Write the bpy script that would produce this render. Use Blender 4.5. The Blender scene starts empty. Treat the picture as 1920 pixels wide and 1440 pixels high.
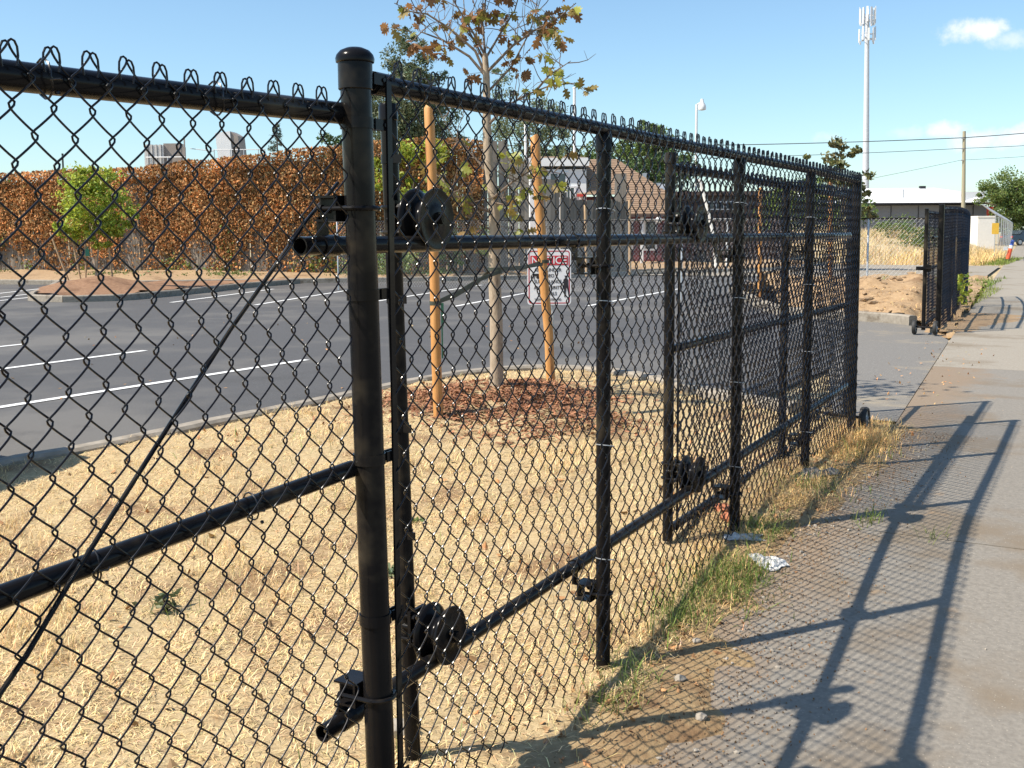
import bpy, math, random
import numpy as np
from mathutils import Vector, Matrix

rnd = random.Random(7)
nrng = np.random.default_rng(11)
SC = bpy.context.scene
COL = SC.collection
PI = math.pi

# ------------------------------------------------------------------ camera
cd = bpy.data.cameras.new('camera'); cam = bpy.data.objects.new('camera', cd); COL.objects.link(cam); SC.camera = cam
yaw, tilt, roll = math.radians(28.984), math.atan(.1), math.radians(.40)
f0 = Vector((-math.sin(yaw), math.cos(yaw), 0)); r0 = Vector((math.cos(yaw), math.sin(yaw), 0)); zz = Vector((0, 0, 1))
Fw = f0*math.cos(tilt) - zz*math.sin(tilt); U0 = f0*math.sin(tilt) + zz*math.cos(tilt)
Rt = r0*math.cos(roll) - U0*math.sin(roll); Up = U0*math.cos(roll) + r0*math.sin(roll)
cam.matrix_world = Matrix(((Rt.x, Up.x, -Fw.x, 0), (Rt.y, Up.y, -Fw.y, 0), (Rt.z, Up.z, -Fw.z, 1.5), (0, 0, 0, 1)))
cd.sensor_width = 36; cd.lens = 37.5; cd.shift_y = -.0417; cd.clip_start = .05; cd.clip_end = 4000

# ------------------------------------------------------------------ sky and sun
SUN = Vector((-.55, -.61, 1.0)).normalized()
w = bpy.data.worlds.new("World"); SC.world = w; w.use_nodes = True
nt = w.node_tree; N = nt.nodes; L = nt.links
sky = N.new('ShaderNodeTexSky'); sky.sky_type = 'NISHITA'; sky.sun_disc = False
sky.sun_elevation = math.asin(SUN.z); sky.sun_rotation = math.atan2(SUN.x, SUN.y)
sky.air_density = 1.0; sky.dust_density = .55; sky.ozone_density = 2.2
bg = N['Background']; bg.inputs[1].default_value = .118
tc = N.new('ShaderNodeTexCoord')
def wmath(op, a, b=None, c=None):
    n = N.new('ShaderNodeMath'); n.operation = op
    for i, v in enumerate((a, b, c)):
        if v is None: continue
        if isinstance(v, (int, float)): n.inputs[i].default_value = v
        else: L.new(v, n.inputs[i])
    return n.outputs[0]
sep = N.new('ShaderNodeSeparateXYZ'); L.new(tc.outputs['Generated'], sep.inputs[0])
az = wmath('ARCTAN2', sep.outputs[0], sep.outputs[1])          # compass bearing from +Y
nz = N.new('ShaderNodeTexNoise'); nz.inputs['Scale'].default_value = 38; nz.inputs['Detail'].default_value = 7; nz.inputs['Roughness'].default_value = .6
L.new(tc.outputs['Generated'], nz.inputs[0])
cloud = None
# small cumulus puffs: bearing, height, half width, half height, strength
for a, e, sw, sh, k in ((-.106, .166, .026, .0095, .95), (-.070, .155, .024, .008, .5), (-.125, .087, .022, .007, .8), (-.075, .078, .045, .010, .75),
                        (-.225, .084, .012, .006, .35), (-.148, .085, .018, .005, .3), (.10, .13, .05, .012, .8), (.32, .10, .06, .012, .7), (-1.5, .11, .06, .012, .6), (2.2, .14, .05, .014, .7)):
    dx = wmath('DIVIDE', wmath('SUBTRACT', az, a), sw); dz = wmath('DIVIDE', wmath('SUBTRACT', sep.outputs[2], e), sh)
    r2 = wmath('ADD', wmath('MULTIPLY', dx, dx), wmath('MULTIPLY', dz, dz))
    m = wmath('SUBTRACT', 1.25, wmath('MULTIPLY', r2, .75))
    m = wmath('ADD', m, wmath('MULTIPLY', wmath('SUBTRACT', nz.outputs[0], .56), 4.2))
    n = N.new('ShaderNodeMapRange'); n.interpolation_type = 'SMOOTHSTEP'; L.new(m, n.inputs[0]); n.inputs[1].default_value = -.1; n.inputs[2].default_value = 1.5; n.inputs[4].default_value = k
    cloud = n.outputs[0] if cloud is None else wmath('MAXIMUM', cloud, n.outputs[0])
mixc = N.new('ShaderNodeMix'); mixc.data_type = 'RGBA'
tn = N.new('ShaderNodeMix'); tn.data_type = 'RGBA'; tn.blend_type = 'MULTIPLY'; tn.inputs[0].default_value = 1; L.new(sky.outputs[0], tn.inputs[6]); tn.inputs[7].default_value = (.90, 1.02, 1.04, 1)
L.new(cloud, mixc.inputs[0]); L.new(tn.outputs[2], mixc.inputs[6]); mixc.inputs[7].default_value = (6.6, 6.7, 6.9, 1)
L.new(mixc.outputs[2], bg.inputs[0])
sl = bpy.data.lights.new('sun', 'SUN'); sun = bpy.data.objects.new('sun', sl); COL.objects.link(sun)
sl.energy = 5.0; sl.angle = math.radians(.53); sl.color = (1, .915, .79)
sun.rotation_euler = (-SUN).to_track_quat('-Z', 'Y').to_euler()
SC.view_settings.view_transform = 'Standard'; SC.view_settings.look = 'None'; SC.view_settings.gamma = 1; SC.view_settings.exposure = .57
SC.view_settings.use_curve_mapping = False
SC.render.engine = 'CYCLES'; SC.cycles.max_bounces = 5; SC.cycles.diffuse_bounces = 3; SC.cycles.glossy_bounces = 2; SC.cycles.transparent_max_bounces = 8

# ------------------------------------------------------------------ ground level
def g(y):
    s = min(max((y-2.6)/3.0, 0), 1); return .15*s*s*(3-2*s)
def gn(y):
    s = np.clip((y-2.6)/3.0, 0, 1); return .15*s*s*(3-2*s)
YB = [2.6+.15*i for i in range(21)]           # the breaks every ground sheet shares where the ground climbs

# ------------------------------------------------------------------ helpers: materials
def pbr(name, c1, c2, scale=20, rough=.8, bump=0., detail=6, metal=0, coat=0, c3=None, s3=3., t3=.6, tint=False, objrand=0., bscale=None, stretch=None, spec=.5, speck=None, trans=0., c4=None, s4=2., t4=.65, edge=None):
    m = bpy.data.materials.new(name); m.use_nodes = True
    n = m.node_tree.nodes; l = m.node_tree.links; b = n['Principled BSDF']
    t = n.new('ShaderNodeTexCoord'); src = t.outputs['Object']
    if stretch:
        mp = n.new('ShaderNodeMapping'); mp.inputs['Scale'].default_value = stretch; l.new(src, mp.inputs[0]); src = mp.outputs[0]
    def noise(s, d=detail):
        q = n.new('ShaderNodeTexNoise'); q.inputs['Scale'].default_value = s; q.inputs['Detail'].default_value = d; q.inputs['Roughness'].default_value = .62
        l.new(src, q.inputs[0]); return q.outputs[0]
    def ramp(sock, lo, hi):
        q = n.new('ShaderNodeMapRange'); l.new(sock, q.inputs[0]); q.inputs[1].default_value = lo; q.inputs[2].default_value = hi; return q.outputs[0]
    def mix(fac, a, bcol, mode='MIX'):
        q = n.new('ShaderNodeMix'); q.data_type = 'RGBA'; q.blend_type = mode
        if isinstance(fac, (int, float)): q.inputs[0].default_value = fac
        else: l.new(fac, q.inputs[0])
        for i, v in ((6, a), (7, bcol)):
            if isinstance(v, tuple): q.inputs[i].default_value = (*v, 1)
            else: l.new(v, q.inputs[i])
        return q.outputs[2]
    col = mix(ramp(noise(scale), .32, .68), c1, c2)
    if c3: col = mix(ramp(noise(s3, 4), t3, t3+.12), col, c3)
    if c4:
        col = mix(ramp(noise(s4, 5), t4, t4+.14), col, c4)
    if edge:                                     # dirt carried over one edge: (colour, x of full cover, x where it ends)
        sx = n.new('ShaderNodeSeparateXYZ'); l.new(src, sx.inputs[0]); ad = n.new('ShaderNodeMath'); ad.operation = 'MULTIPLY_ADD'
        l.new(noise(3.5, 8), ad.inputs[0]); ad.inputs[1].default_value = 1.1; l.new(sx.outputs[0], ad.inputs[2])
        col = mix(ramp(ad.outputs[0], edge[2]+.55, edge[1]+.55), col, edge[0])
    if speck:                                    # (colour, scale, threshold)
        v = n.new('ShaderNodeTexVoronoi'); v.inputs['Scale'].default_value = speck[1]; l.new(src, v.inputs[0])
        s2 = n.new('ShaderNodeSeparateColor'); l.new(v.outputs['Color'], s2.inputs[0])
        a = ramp(v.outputs['Distance'], .34, .22); c = ramp(s2.outputs[0], speck[2], speck[2]+.05)
        mm = n.new('ShaderNodeMath'); mm.operation = 'MULTIPLY'; l.new(a, mm.inputs[0]); l.new(c, mm.inputs[1])
        col = mix(mm.outputs[0], col, speck[0])
    if tint:
        at = n.new('ShaderNodeAttribute'); at.attribute_name = 'tint'; col = mix(1., col, at.outputs['Color'], 'MULTIPLY')
    if objrand:
        oi = n.new('ShaderNodeObjectInfo'); hs = n.new('ShaderNodeHueSaturation')
        mr = n.new('ShaderNodeMapRange'); l.new(oi.outputs['Random'], mr.inputs[0]); mr.inputs[3].default_value = 1-objrand; mr.inputs[4].default_value = 1+objrand
        l.new(mr.outputs[0], hs.inputs['Value']); l.new(col, hs.inputs['Color']); col = hs.outputs[0]
    l.new(col, b.inputs['Base Color']); b.inputs['Roughness'].default_value = rough; b.inputs['Metallic'].default_value = metal
    b.inputs['Coat Weight'].default_value = coat; b.inputs['Specular IOR Level'].default_value = spec
    if bump:
        bp = n.new('ShaderNodeBump'); bp.inputs['Strength'].default_value = bump; bp.inputs['Distance'].default_value = .01
        l.new(noise(bscale or scale), bp.inputs['Height']); l.new(bp.outputs[0], b.inputs['Normal'])
    if trans:
        tr = n.new('ShaderNodeBsdfTranslucent'); l.new(col, tr.inputs[0]); ad = n.new('ShaderNodeMixShader'); ad.inputs[0].default_value = trans
        l.new(b.outputs[0], ad.inputs[1]); l.new(tr.outputs[0], ad.inputs[2]); l.new(ad.outputs[0], n['Material Output'].inputs[0])
    return m

M = {}
M['black'] = pbr('black_coated_steel', (.006, .006, .007), (.011, .010, .010), 9, .20, .03, spec=.13, c3=(.040, .033, .024), s3=4, t3=.52)
M['wire'] = pbr('black_vinyl_wire', (.006, .006, .008), (.012, .011, .011), 30, .24, spec=.34)
M['rubber'] = pbr('black_rubber', (.018, .018, .018), (.035, .033, .03), 40, .65)
M['galv'] = pbr('galvanised_steel', (.42, .44, .46), (.55, .56, .57), 30, .45, metal=.6)
M['asphalt'] = pbr('sealed_asphalt', (.062, .060, .060), (.090, .088, .087), 130, .82, .35, c4=(.062, .060, .058), s4=.9, t4=.57, c3=(.125, .118, .108), s3=.35, t3=.50, speck=((.18, .175, .165), 95, .80))
M['old_asphalt'] = pbr('worn_driveway_asphalt', (.135, .127, .115), (.215, .20, .178), 90, .9, .4, c3=(.27, .23, .17), s3=1.1, t3=.56, speck=((.36, .34, .30), 80, .78))
M['walk'] = pbr('worn_concrete_walk', (.180, .162, .136), (.252, .228, .192), 55, .88, .35, edge=((.235, .175, .118), -1.16, -.84), c3=(.19, .152, .108), s3=1.3, t3=.50, speck=((.33, .295, .24), 120, .88), c4=(.36, .215, .095), s4=2.3, t4=.64)
M['walk2'] = pbr('pale_concrete_walk', (.25, .22, .175), (.325, .287, .23), 40, .88, .2, c3=(.20, .16, .11), s3=.9, t3=.54, speck=((.46, .44, .40), 70, .88))
M['clod'] = pbr('brown_clod', (.25, .165, .095), (.34, .24, .145), 12, .95, .6)
M['dirt2'] = pbr('red_brown_soil', (.20, .105, .055), (.30, .17, .095), 12, .95, .9, c3=(.16, .08, .04), s3=1.6, t3=.55, bscale=25)
M['kerb'] = pbr('kerb_concrete', (.225, .195, .155), (.33, .29, .235), 14, .9, .3, c3=(.165, .135, .10), s3=4, t3=.55)
M['paint'] = pbr('white_road_paint', (.80, .80, .78), (.68, .68, .66), 60, .7, .1, c3=(.34, .335, .33), s3=38, t3=.60)
M['soil'] = pbr('straw_littered_soil', (.36, .26, .13), (.50, .385, .215), 45, .95, .7, c3=(.235, .145, .07), s3=2.1, t3=.52, bscale=70, tint=True)
M['dirt'] = pbr('bare_dirt', (.30, .195, .105), (.40, .275, .155), 12, .95, .9, c3=(.22, .135, .07), s3=1.6, t3=.55, bscale=25)
M['field'] = pbr('dry_field', (.38, .29, .16), (.50, .40, .235), .8, .95, .4, c3=(.23, .21, .09), s3=.08, t3=.56)
M['straw'] = pbr('dry_grass_blade', (.74, .545, .275), (.82, .64, .36), 6, .65, tint=True, trans=.2, spec=.3)
M['green_blade'] = pbr('green_grass_blade', (.13, .19, .035), (.23, .27, .075), 8, .7, tint=True, trans=.25, spec=.3)
M['mulch'] = pbr('red_bark_mulch', (.25, .105, .05), (.36, .17, .085), 25, .9, tint=True)
M['litter'] = pbr('dead_leaf_litter', (.34, .17, .07), (.46, .27, .12), 20, .8, tint=True)
M['stake'] = pbr('peeled_pine_stake', (.48, .215, .055), (.58, .30, .10), 7, .6, .25, c3=(.26, .10, .035), s3=3, t3=.55, stretch=(5, 5, .35))
M['stake2'] = pbr('weathered_stake', (.40, .26, .14), (.50, .34, .20), 7, .8, .2, stretch=(4, 4, .5))
M['bark'] = pbr('pale_bark', (.30, .235, .16), (.45, .36, .26), 14, .9, .8, c3=(.20, .14, .09), s3=9, t3=.6, stretch=(2, 2, .7))
M['twig'] = pbr('twig_bark', (.13, .095, .07), (.21, .16, .12), 30, .9)
M['bark2'] = pbr('dark_bark', (.10, .075, .05), (.16, .12, .09), 6, .9, .5)
M['strap'] = pbr('black_tree_tie', (.03, .04, .025), (.06, .065, .045), 30, .6)
M['tag'] = pbr('green_nursery_tag', (.02, .16, .09), (.03, .20, .12), 10, .4)
M['plank'] = pbr('grey_weathered_plank', (.17, .145, .115), (.265, .23, .19), 6, .9, .4, stretch=(14, 14, .8), objrand=.28)
M['leaf_oak'] = pbr('turning_oak_leaf', (.25, .215, .055), (.36, .20, .06), 5, .5, tint=False, objrand=.3, trans=.5)
M['leaf_oak2'] = pbr('brown_oak_leaf', (.30, .155, .06), (.21, .10, .04), 6, .6, objrand=.3, trans=.45)
M['leaf_oak3'] = pbr('yellow_green_oak_leaf', (.36, .36, .06), (.22, .25, .05), 6, .45, objrand=.3, trans=.5)
M['ivy_dead'] = pbr('dead_ivy_leaf', (.52, .275, .105), (.40, .18, .06), 8, .6, tint=True, trans=.15, spec=.2)
M['ivy_green'] = pbr('green_ivy_leaf', (.16, .23, .04), (.25, .30, .06), 8, .5, tint=True, trans=.25)
M['leaf_lime'] = pbr('lime_leaf', (.36, .43, .04), (.46, .51, .08), 5, .5, tint=True, trans=.4)
M['leaf_olive'] = pbr('olive_leaf', (.115, .145, .062), (.17, .195, .10), 5, .5, tint=True, trans=.25)
M['leaf_dark'] = pbr('dark_green_leaf', (.05, .095, .025), (.085, .14, .035), 5, .5, tint=True, trans=.25)
M['leaf_mid'] = pbr('mid_green_leaf', (.12, .18, .04), (.18, .235, .06), 5, .5, tint=True, trans=.3)
M['leaf_small'] = pbr('rusty_green_leaf', (.12, .155, .045), (.20, .165, .07), 2, .5, tint=True, trans=.3)
M['needle'] = pbr('conifer_needles', (.10, .15, .10), (.14, .18, .12), 5, .6, tint=True)
M['white'] = pbr('white_paint', (.80, .80, .79), (.74, .74, .73), 3, .5)
M['offwhite'] = pbr('off_white_stucco', (.74, .70, .64), (.80, .76, .70), 5, .8, .1)
M['shingle'] = pbr('brown_shingle', (.225, .15, .098), (.305, .205, .135), 5, .85, .3, c3=(.25, .165, .10), s3=1.5, t3=.55)
M['redwall'] = pbr('dark_red_siding', (.13, .028, .032), (.165, .04, .042), 8, .7, .1)
M['brownwall'] = pbr('dark_brown_siding', (.075, .05, .042), (.10, .066, .055), 6, .8, .1)
M['red'] = pbr('bright_red_paint', (.55, .05, .035), (.62, .07, .05), 9, .5)
M['glass'] = pbr('window_glass', (.03, .04, .05), (.06, .08, .10), 2, .05, spec=.8)
M['greywall'] = pbr('blue_grey_panel', (.16, .17, .205), (.185, .195, .225), 4, .6)
M['whiteroof'] = pbr('white_metal_roof', (.82, .83, .84), (.78, .79, .80), 1, .45)
M['tower'] = pbr('tower_galvanised', (.50, .53, .58), (.58, .60, .64), 2, .5, metal=.1)
M['polewood'] = pbr('pole_wood', (.30, .27, .18), (.38, .34, .24), 8, .9, .3, stretch=(6, 6, .4))
M['cable'] = pbr('cable', (.03, .04, .04), (.05, .06, .06), 2, .6)
M['signwhite'] = pbr('sign_white', (.76, .79, .82), (.72, .75, .79), 4, .45)
M['signred'] = pbr('sign_red', (.50, .025, .045), (.55, .035, .055), 4, .45)
M['signblack'] = pbr('sign_black', (.015, .015, .02), (.02, .02, .025), 4, .5)
M['cone'] = pbr('orange_red_plastic', (.72, .10, .035), (.78, .13, .05), 4, .5)
M['blue'] = pbr('blue_plastic', (.05, .10, .38), (.07, .13, .45), 4, .5)
M['yellow'] = pbr('yellow_plastic', (.72, .42, .04), (.78, .48, .06), 4, .5)
M['car'] = pbr('dark_blue_car_paint', (.012, .02, .035), (.016, .026, .045), 4, .25, coat=.8)
M['car2'] = pbr('silver_car_paint', (.30, .31, .33), (.33, .34, .36), 4, .3, metal=.5, coat=.8)
M['paper'] = pbr('crumpled_plastic', (.46, .46, .45), (.56, .56, .55), 12, .6, .5, c3=(.33, .32, .31), s3=8, t3=.6)
M['darkrag'] = pbr('dark_cloth_scrap', (.10, .095, .09), (.20, .19, .18), 12, .9, .5)
M['rock'] = pbr('grey_tan_rock', (.27, .235, .19), (.37, .325, .265), 10, .9, .6)
M['brick'] = pbr('broken_brick', (.42, .14, .07), (.50, .20, .11), 14, .9, .6)
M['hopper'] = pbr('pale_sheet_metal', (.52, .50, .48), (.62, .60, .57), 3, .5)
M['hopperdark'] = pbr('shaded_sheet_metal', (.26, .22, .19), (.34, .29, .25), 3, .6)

# ------------------------------------------------------------------ helpers: geometry
def frame(d):
    d = Vector(d).normalized(); a = Vector((0, 0, 1)) if abs(d.z) < .9 else Vector((1, 0, 0))
    n = d.cross(a).normalized(); return d, n, d.cross(n)
class MB:
    def __init__(s): s.V = []; s.F = []; s.n = 0; s.T = []
    def add(s, V, F, tint=None):
        V = np.asarray(V, float).reshape(-1, 3); F = [np.asarray(q, int)+s.n for q in (F if isinstance(F, list) else [F])]
        s.V.append(V); s.F += F; s.n += len(V)
        s.T.append(np.ones((len(V), 3)) if tint is None else np.asarray(tint, float)*np.ones((len(V), 3))); return s
    def box(s, c, d, rz=0, rx=0, taper=1.):
        x, y, z = d[0]/2, d[1]/2, d[2]/2
        V = np.array([(-x, -y, -z), (x, -y, -z), (x, y, -z), (-x, y, -z), (-x*taper, -y*taper, z), (x*taper, -y*taper, z), (x*taper, y*taper, z), (-x*taper, y*taper, z)])
        R = np.array(Matrix.Rotation(rz, 3, 'Z') @ Matrix.Rotation(rx, 3, 'X')); V = V @ R.T + np.array(c)
        return s.add(V, [(0, 3, 2, 1), (4, 5, 6, 7), (0, 1, 5, 4), (1, 2, 6, 5), (2, 3, 7, 6), (3, 0, 4, 7)])
    def tube(s, P, r, k=8, caps=True, tint=None):
        P = [Vector(p) for p in P]; m = len(P); rs = r if isinstance(r, (list, tuple)) else [r]*m
        V = []; prev = None
        for i in range(m):
            d = (P[min(i+1, m-1)]-P[max(i-1, 0)]).normalized()
            if prev is None: d, a, b = frame(d)
            else:
                a = (prev - d*prev.dot(d)).normalized(); b = d.cross(a)
            prev = a
            for j in range(k):
                t = 2*PI*j/k; V.append(P[i] + (a*math.cos(t)+b*math.sin(t))*rs[i])
        F = [np.array([(i*k+j, i*k+(j+1) % k, (i+1)*k+(j+1) % k, (i+1)*k+j) for i in range(m-1) for j in range(k)])]
        if caps: F += [np.arange(k)[::-1], np.arange(k)+(m-1)*k]
        return s.add([tuple(v) for v in V], F, tint)
    def lathe(s, prof, o, axis=(0, 0, 1), k=20):
        d, a, b = frame(axis); o = Vector(o); V = []
        for r, t in prof:
            for j in range(k):
                q = 2*PI*j/k; V.append(tuple(o + d*t + (a*math.cos(q)+b*math.sin(q))*r))
        m = len(prof)
        F = [np.array([(i*k+(j+1) % k, i*k+j, (i+1)*k+j, (i+1)*k+(j+1) % k) for i in range(m-1) for j in range(k)])]
        return s.add(V, [F[0]])
    def prism(s, pts, z0, z1):
        n = len(pts); V = [(x, y, z0) for x, y in pts]+[(x, y, z1) for x, y in pts]
        F = [np.arange(n)[::-1], np.arange(n)+n]+[np.array([(i, (i+1) % n, (i+1) % n+n, i+n) for i in range(n)])]
        return s.add(V, F)
    def ico(s, c, r, seed=0, amp=.25, sub=1):
        import bmesh
        b = bmesh.new(); bmesh.ops.create_icosphere(b, subdivisions=sub, radius=1); q = random.Random(seed)
        V = [tuple(Vector(c)+Vector((v.co.x*r[0], v.co.y*r[1], v.co.z*r[2]))*(1+q.uniform(-amp, amp))) for v in b.verts]
        F = np.array([[v.index for v in f.verts] for f in b.faces]); b.free(); return s.add(V, F)
    def mesh(s, name, mat, off=(0, 0, 0), smooth=True, tint=False, angle=None):
        V = np.concatenate(s.V)-np.array(off); me = bpy.data.meshes.new(name)
        lens = []; idx = []
        for F in s.F:
            if F.ndim == 1: lens.append(np.array([len(F)])); idx.append(F)
            else: lens.append(np.full(len(F), F.shape[1])); idx.append(F.ravel())
        lens = np.concatenate(lens); idx = np.concatenate(idx)
        me.vertices.add(len(V)); me.vertices.foreach_set('co', V.astype(np.float32).ravel())
        me.loops.add(len(idx)); me.loops.foreach_set('vertex_index', idx.astype(np.int32))
        me.polygons.add(len(lens)); st = np.concatenate([[0], np.cumsum(lens)[:-1]]); me.polygons.foreach_set('loop_start', st.astype(np.int32))
        if tint:
            T = np.concatenate(s.T); a = me.attributes.new('tint', 'FLOAT_COLOR', 'POINT')
            a.data.foreach_set('color', np.concatenate([T, np.ones((len(T), 1))], 1).astype(np.float32).ravel())
        me.update(calc_edges=True)
        me.polygons.foreach_set('use_smooth', np.full(len(lens), smooth)); me.materials.append(mat)
        if smooth: me.set_sharp_from_angle(angle=math.radians(40 if angle is None else angle))
        return me

ORG = {}
def link(name, me, parent=None, loc=None):
    o = bpy.data.objects.new(name, me); COL.objects.link(o)
    if parent: o.parent = parent
    if loc is not None: o.location = loc
    return o
def org(o): return ORG.get(o.name, Vector((0, 0, 0)))
def props(o, label=None, cat=None, group=None, kind=None):
    if label: o['label'] = label
    if cat: o['category'] = cat
    if group: o['group'] = group
    if kind: o['kind'] = kind
    return o
def thing(name, label, cat, loc, group=None, rz=0):
    o = bpy.data.objects.new(name, None); COL.objects.link(o); o.location = loc; o.rotation_euler = (0, 0, rz); o.empty_display_size = .1
    ORG[o.name] = Vector(loc) if rz == 0 else Vector((0, 0, 0))      # turned things take their parts in local coordinates
    return props(o, label, cat, group)
def part(parent, name, mb, mat, smooth=True, tint=False, kind=None, label=None, angle=None):
    off = org(parent); o = link(name, mb.mesh(name, mat, off, smooth, tint, angle), parent); ORG[o.name] = off
    return props(o, label=label, kind=kind)
def solo(name, mb, mat, label, cat, base=(0, 0, 0), group=None, kind=None, smooth=True, tint=False):
    o = link(name, mb.mesh(name, mat, base, smooth, tint), None, base); ORG[o.name] = Vector(base)
    return props(o, label, cat, group, kind)
def struct(name, mb, mat, parent=None, smooth=False):
    o = link(name, mb.mesh(name, mat, (0, 0, 0), smooth), parent)
    if parent is None: o['kind'] = 'structure'
    return o
def strip(xl, xr, ys, dz):
    "a sheet between two edges x(y), following the ground"
    mb = MB(); V = []
    for y in ys: V += [(xl(y), y, g(y)+dz), (xr(y), y, g(y)+dz)]
    n = len(ys); return mb.add(V, np.array([(2*i, 2*i+1, 2*i+3, 2*i+2) for i in range(n-1)]))
def lerp_fn(pts):
    xs = [p[1] for p in pts]; vs = [p[0] for p in pts]
    return lambda y: float(np.interp(y, xs, vs))
def ybreaks(a, b, extra=()):
    return sorted(set([a, b]+[y for y in YB if a < y < b]+[y for y in extra if a < y < b]))
def copy_tree(o, loc=None, rz=None, label=None):
    c = o.copy(); COL.objects.link(c)
    if loc is not None: c.location = loc
    if rz is not None: c.rotation_euler = (0, 0, rz)
    if label: c['label'] = label
    def kids(a, b):
        for ch in a.children:
            d = ch.copy(); COL.objects.link(d); d.parent = b; kids(ch, d)
    kids(o, c); return c

# ------------------------------------------------------------------ ground, paving, kerbs
KERB = lerp_fn([(-6.05, -12), (-5.9, 3.2), (-5.86, 4.1), (-5.61, 4.5), (-5.48, 5.0), (-5.38, 5.8), (-5.35, 6.9), (-5.33, 7.7)])
WALK = lerp_fn([(-1.20, -12), (-1.20, 7.2), (-1.26, 8.2), (-1.63, 14.1), (-1.99, 20.1), (-3.37, 44.9), (-8.9, 140), (-38, 640)])
xs = [-700, -120, -40, -10, 0, 10, 60, 700]; ys = [-60, -12]+YB+[12, 30, 60, 140, 900]
mb = MB(); mb.add([(x, y, g(y)-.06) for y in ys for x in xs], np.array([(j*8+i, j*8+i+1, j*8+i+9, j*8+i+8) for j in range(len(ys)-1) for i in range(7)]))
struct('ground', mb, M['field'])
# parking lot: near strips that end at the kerb, then one far sheet bounded by the far kerb
FAR = [(-60, 12.5), (-40, 17.2), (-29.2, 20.6), (-24.2, 21.6), (-20.2, 24.8), (-17.6, 26.9), (-15.4, 29.2), (-13.1, 33.6), (-10.0, 39.5)]
mb = strip(lambda y: -60, KERB, ybreaks(-12, 7.7), -.022)
poly = [(-60, 7.7), (-5.33, 7.7), (-2.5, 7.7), (-2.2, 16.4), (-3.5, 17.3), (-7.5, 24), (-10.0, 39.5)]+FAR[::-1][1:]
mb.add([(x, y, g(8)-.022) for x, y in poly], np.arange(len(poly)))
struct('parking_lot', mb, M['asphalt'])
mb = MB(); dv = [(-1.72, 8.05), (-1.26, 8.0), (-1.40, 10.2), (-1.66, 14.35), (-2.2, 16.2), (-2.8, 16.75), (-3.25, 17.0), (-3.0, 14.5), (-2.3, 10.5)]
mb.add([(x, y, g(9)-.014) for x, y in dv], np.arange(len(dv))); struct('driveway', mb, M['old_asphalt'])
mb = MB(); rd = strip(lambda y: 2.35, lambda y: 11, ybreaks(-12, 60), -.05); struct('road', rd, M['old_asphalt'])

def line(x0, y0, x1, y1, wd=.10):
    d = Vector((x1-x0, y1-y0, 0)).normalized(); n = Vector((-d.y, d.x, 0))*wd/2; mb = MB()
    ysn = sorted(set([y0, y1]+[y for y in YB if y0 < y < y1])); V = []
    for y in ysn:
        t = (y-y0)/(y1-y0); x = x0+(x1-x0)*t; V += [(x-n.x, y-n.y, g(y)-.016), (x+n.x, y+n.y, g(y)-.016)]
    return mb.add(V, np.array([(2*i+1, 2*i, 2*i+2, 2*i+3) for i in range(len(ysn)-1)]))
for a in ((-7.86, 3.6, -7.71, 9.2), (-10.02, 3.4, -10.13, 9.1), (-12.2, 3.6, -12.2, 8.97), (-14.6, 3.6, -14.6, 8.9),
          (-17.1, 16.1, -18.9, 21.3), (-14.86, 16.2, -16.8, 22.0), (-13.3, 18.2, -14.9, 25.2), (-10.9, 17.4, -12.2, 23.8), (-8.6, 18.5, -9.2, 25.2), (-24.0, 17.0, -25.2, 19.2), (-22.4, 15.9, -24.1, 19.4), (-21.2, 15.0, -22.3, 17.6)):
    struct('parking_line', line(*a), M['paint'])

def kerb_run(pts, wd=.15, hgt=.10, piece=1.5, name='kerb'):
    "a run of kerb stones with open joints; pts follow the face on the paved side"
    P = [Vector((x, y, 0)) for x, y in pts]; Ls = [0]
    for a, b in zip(P, P[1:]): Ls.append(Ls[-1]+(b-a).length)
    def at(s):
        return Vector((np.interp(s, Ls, [p.x for p in P]), np.interp(s, Ls, [p.y for p in P]), 0))
    n = max(1, round(Ls[-1]/piece)); root = None
    for i in range(n):
        s0, s1 = Ls[-1]*i/n+.004, Ls[-1]*(i+1)/n-.004; k = max(2, int((s1-s0)/.3)+1)
        mb = MB(); V = []
        for j in range(k):
            s = s0+(s1-s0)*j/(k-1); p = at(s); d = (at(min(s+.05, Ls[-1]))-at(max(s-.05, 0))).normalized(); q = Vector((d.y, -d.x, 0))
            z = g(p.y)
            for o, h in ((0, -.12), (.012, hgt-.02), (.032, hgt), (wd-.02, hgt), (wd, hgt-.02), (wd, -.12)):
                v = p+q*o; V.append((v.x, v.y, z+h))
        F = [np.array([(a*6+b, (a+1)*6+b, (a+1)*6+b+1, a*6+b+1) for a in range(k-1) for b in range(5)]), np.arange(6), np.arange(6)[::-1]+(k-1)*6]
        mb.add(V, F)
        if root is None: root = struct(name, mb, M['kerb'])
        else: struct('kerb_stone', mb, M['kerb'], root)
NK = [(-6.05, -4), (-5.9, 3.2), (-5.86, 4.1), (-5.61, 4.5), (-5.48, 5.0), (-5.38, 5.8), (-5.35, 6.9), (-5.33, 7.7), (-5.25, 8.38), (-5.06, 8.8), (-4.80, 9.12), (-4.31, 9.27), (-3.8, 9.14), (-3.34, 8.86), (-2.67, 8.3), (-1.9, 7.9)]
kerb_run(NK, name='island_kerb')
kerb_run(FAR, hgt=.12, piece=2.6, name='far_kerb')
kerb_run([(-7.4, 24.0), (-5.4, 19.4), (-4.6, 17.75), (-3.9, 17.35), (-3.3, 17.12), (-2.7, 16.9), (-2.35, 16.55)], hgt=.13, piece=1.4, name='mound_kerb')
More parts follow.
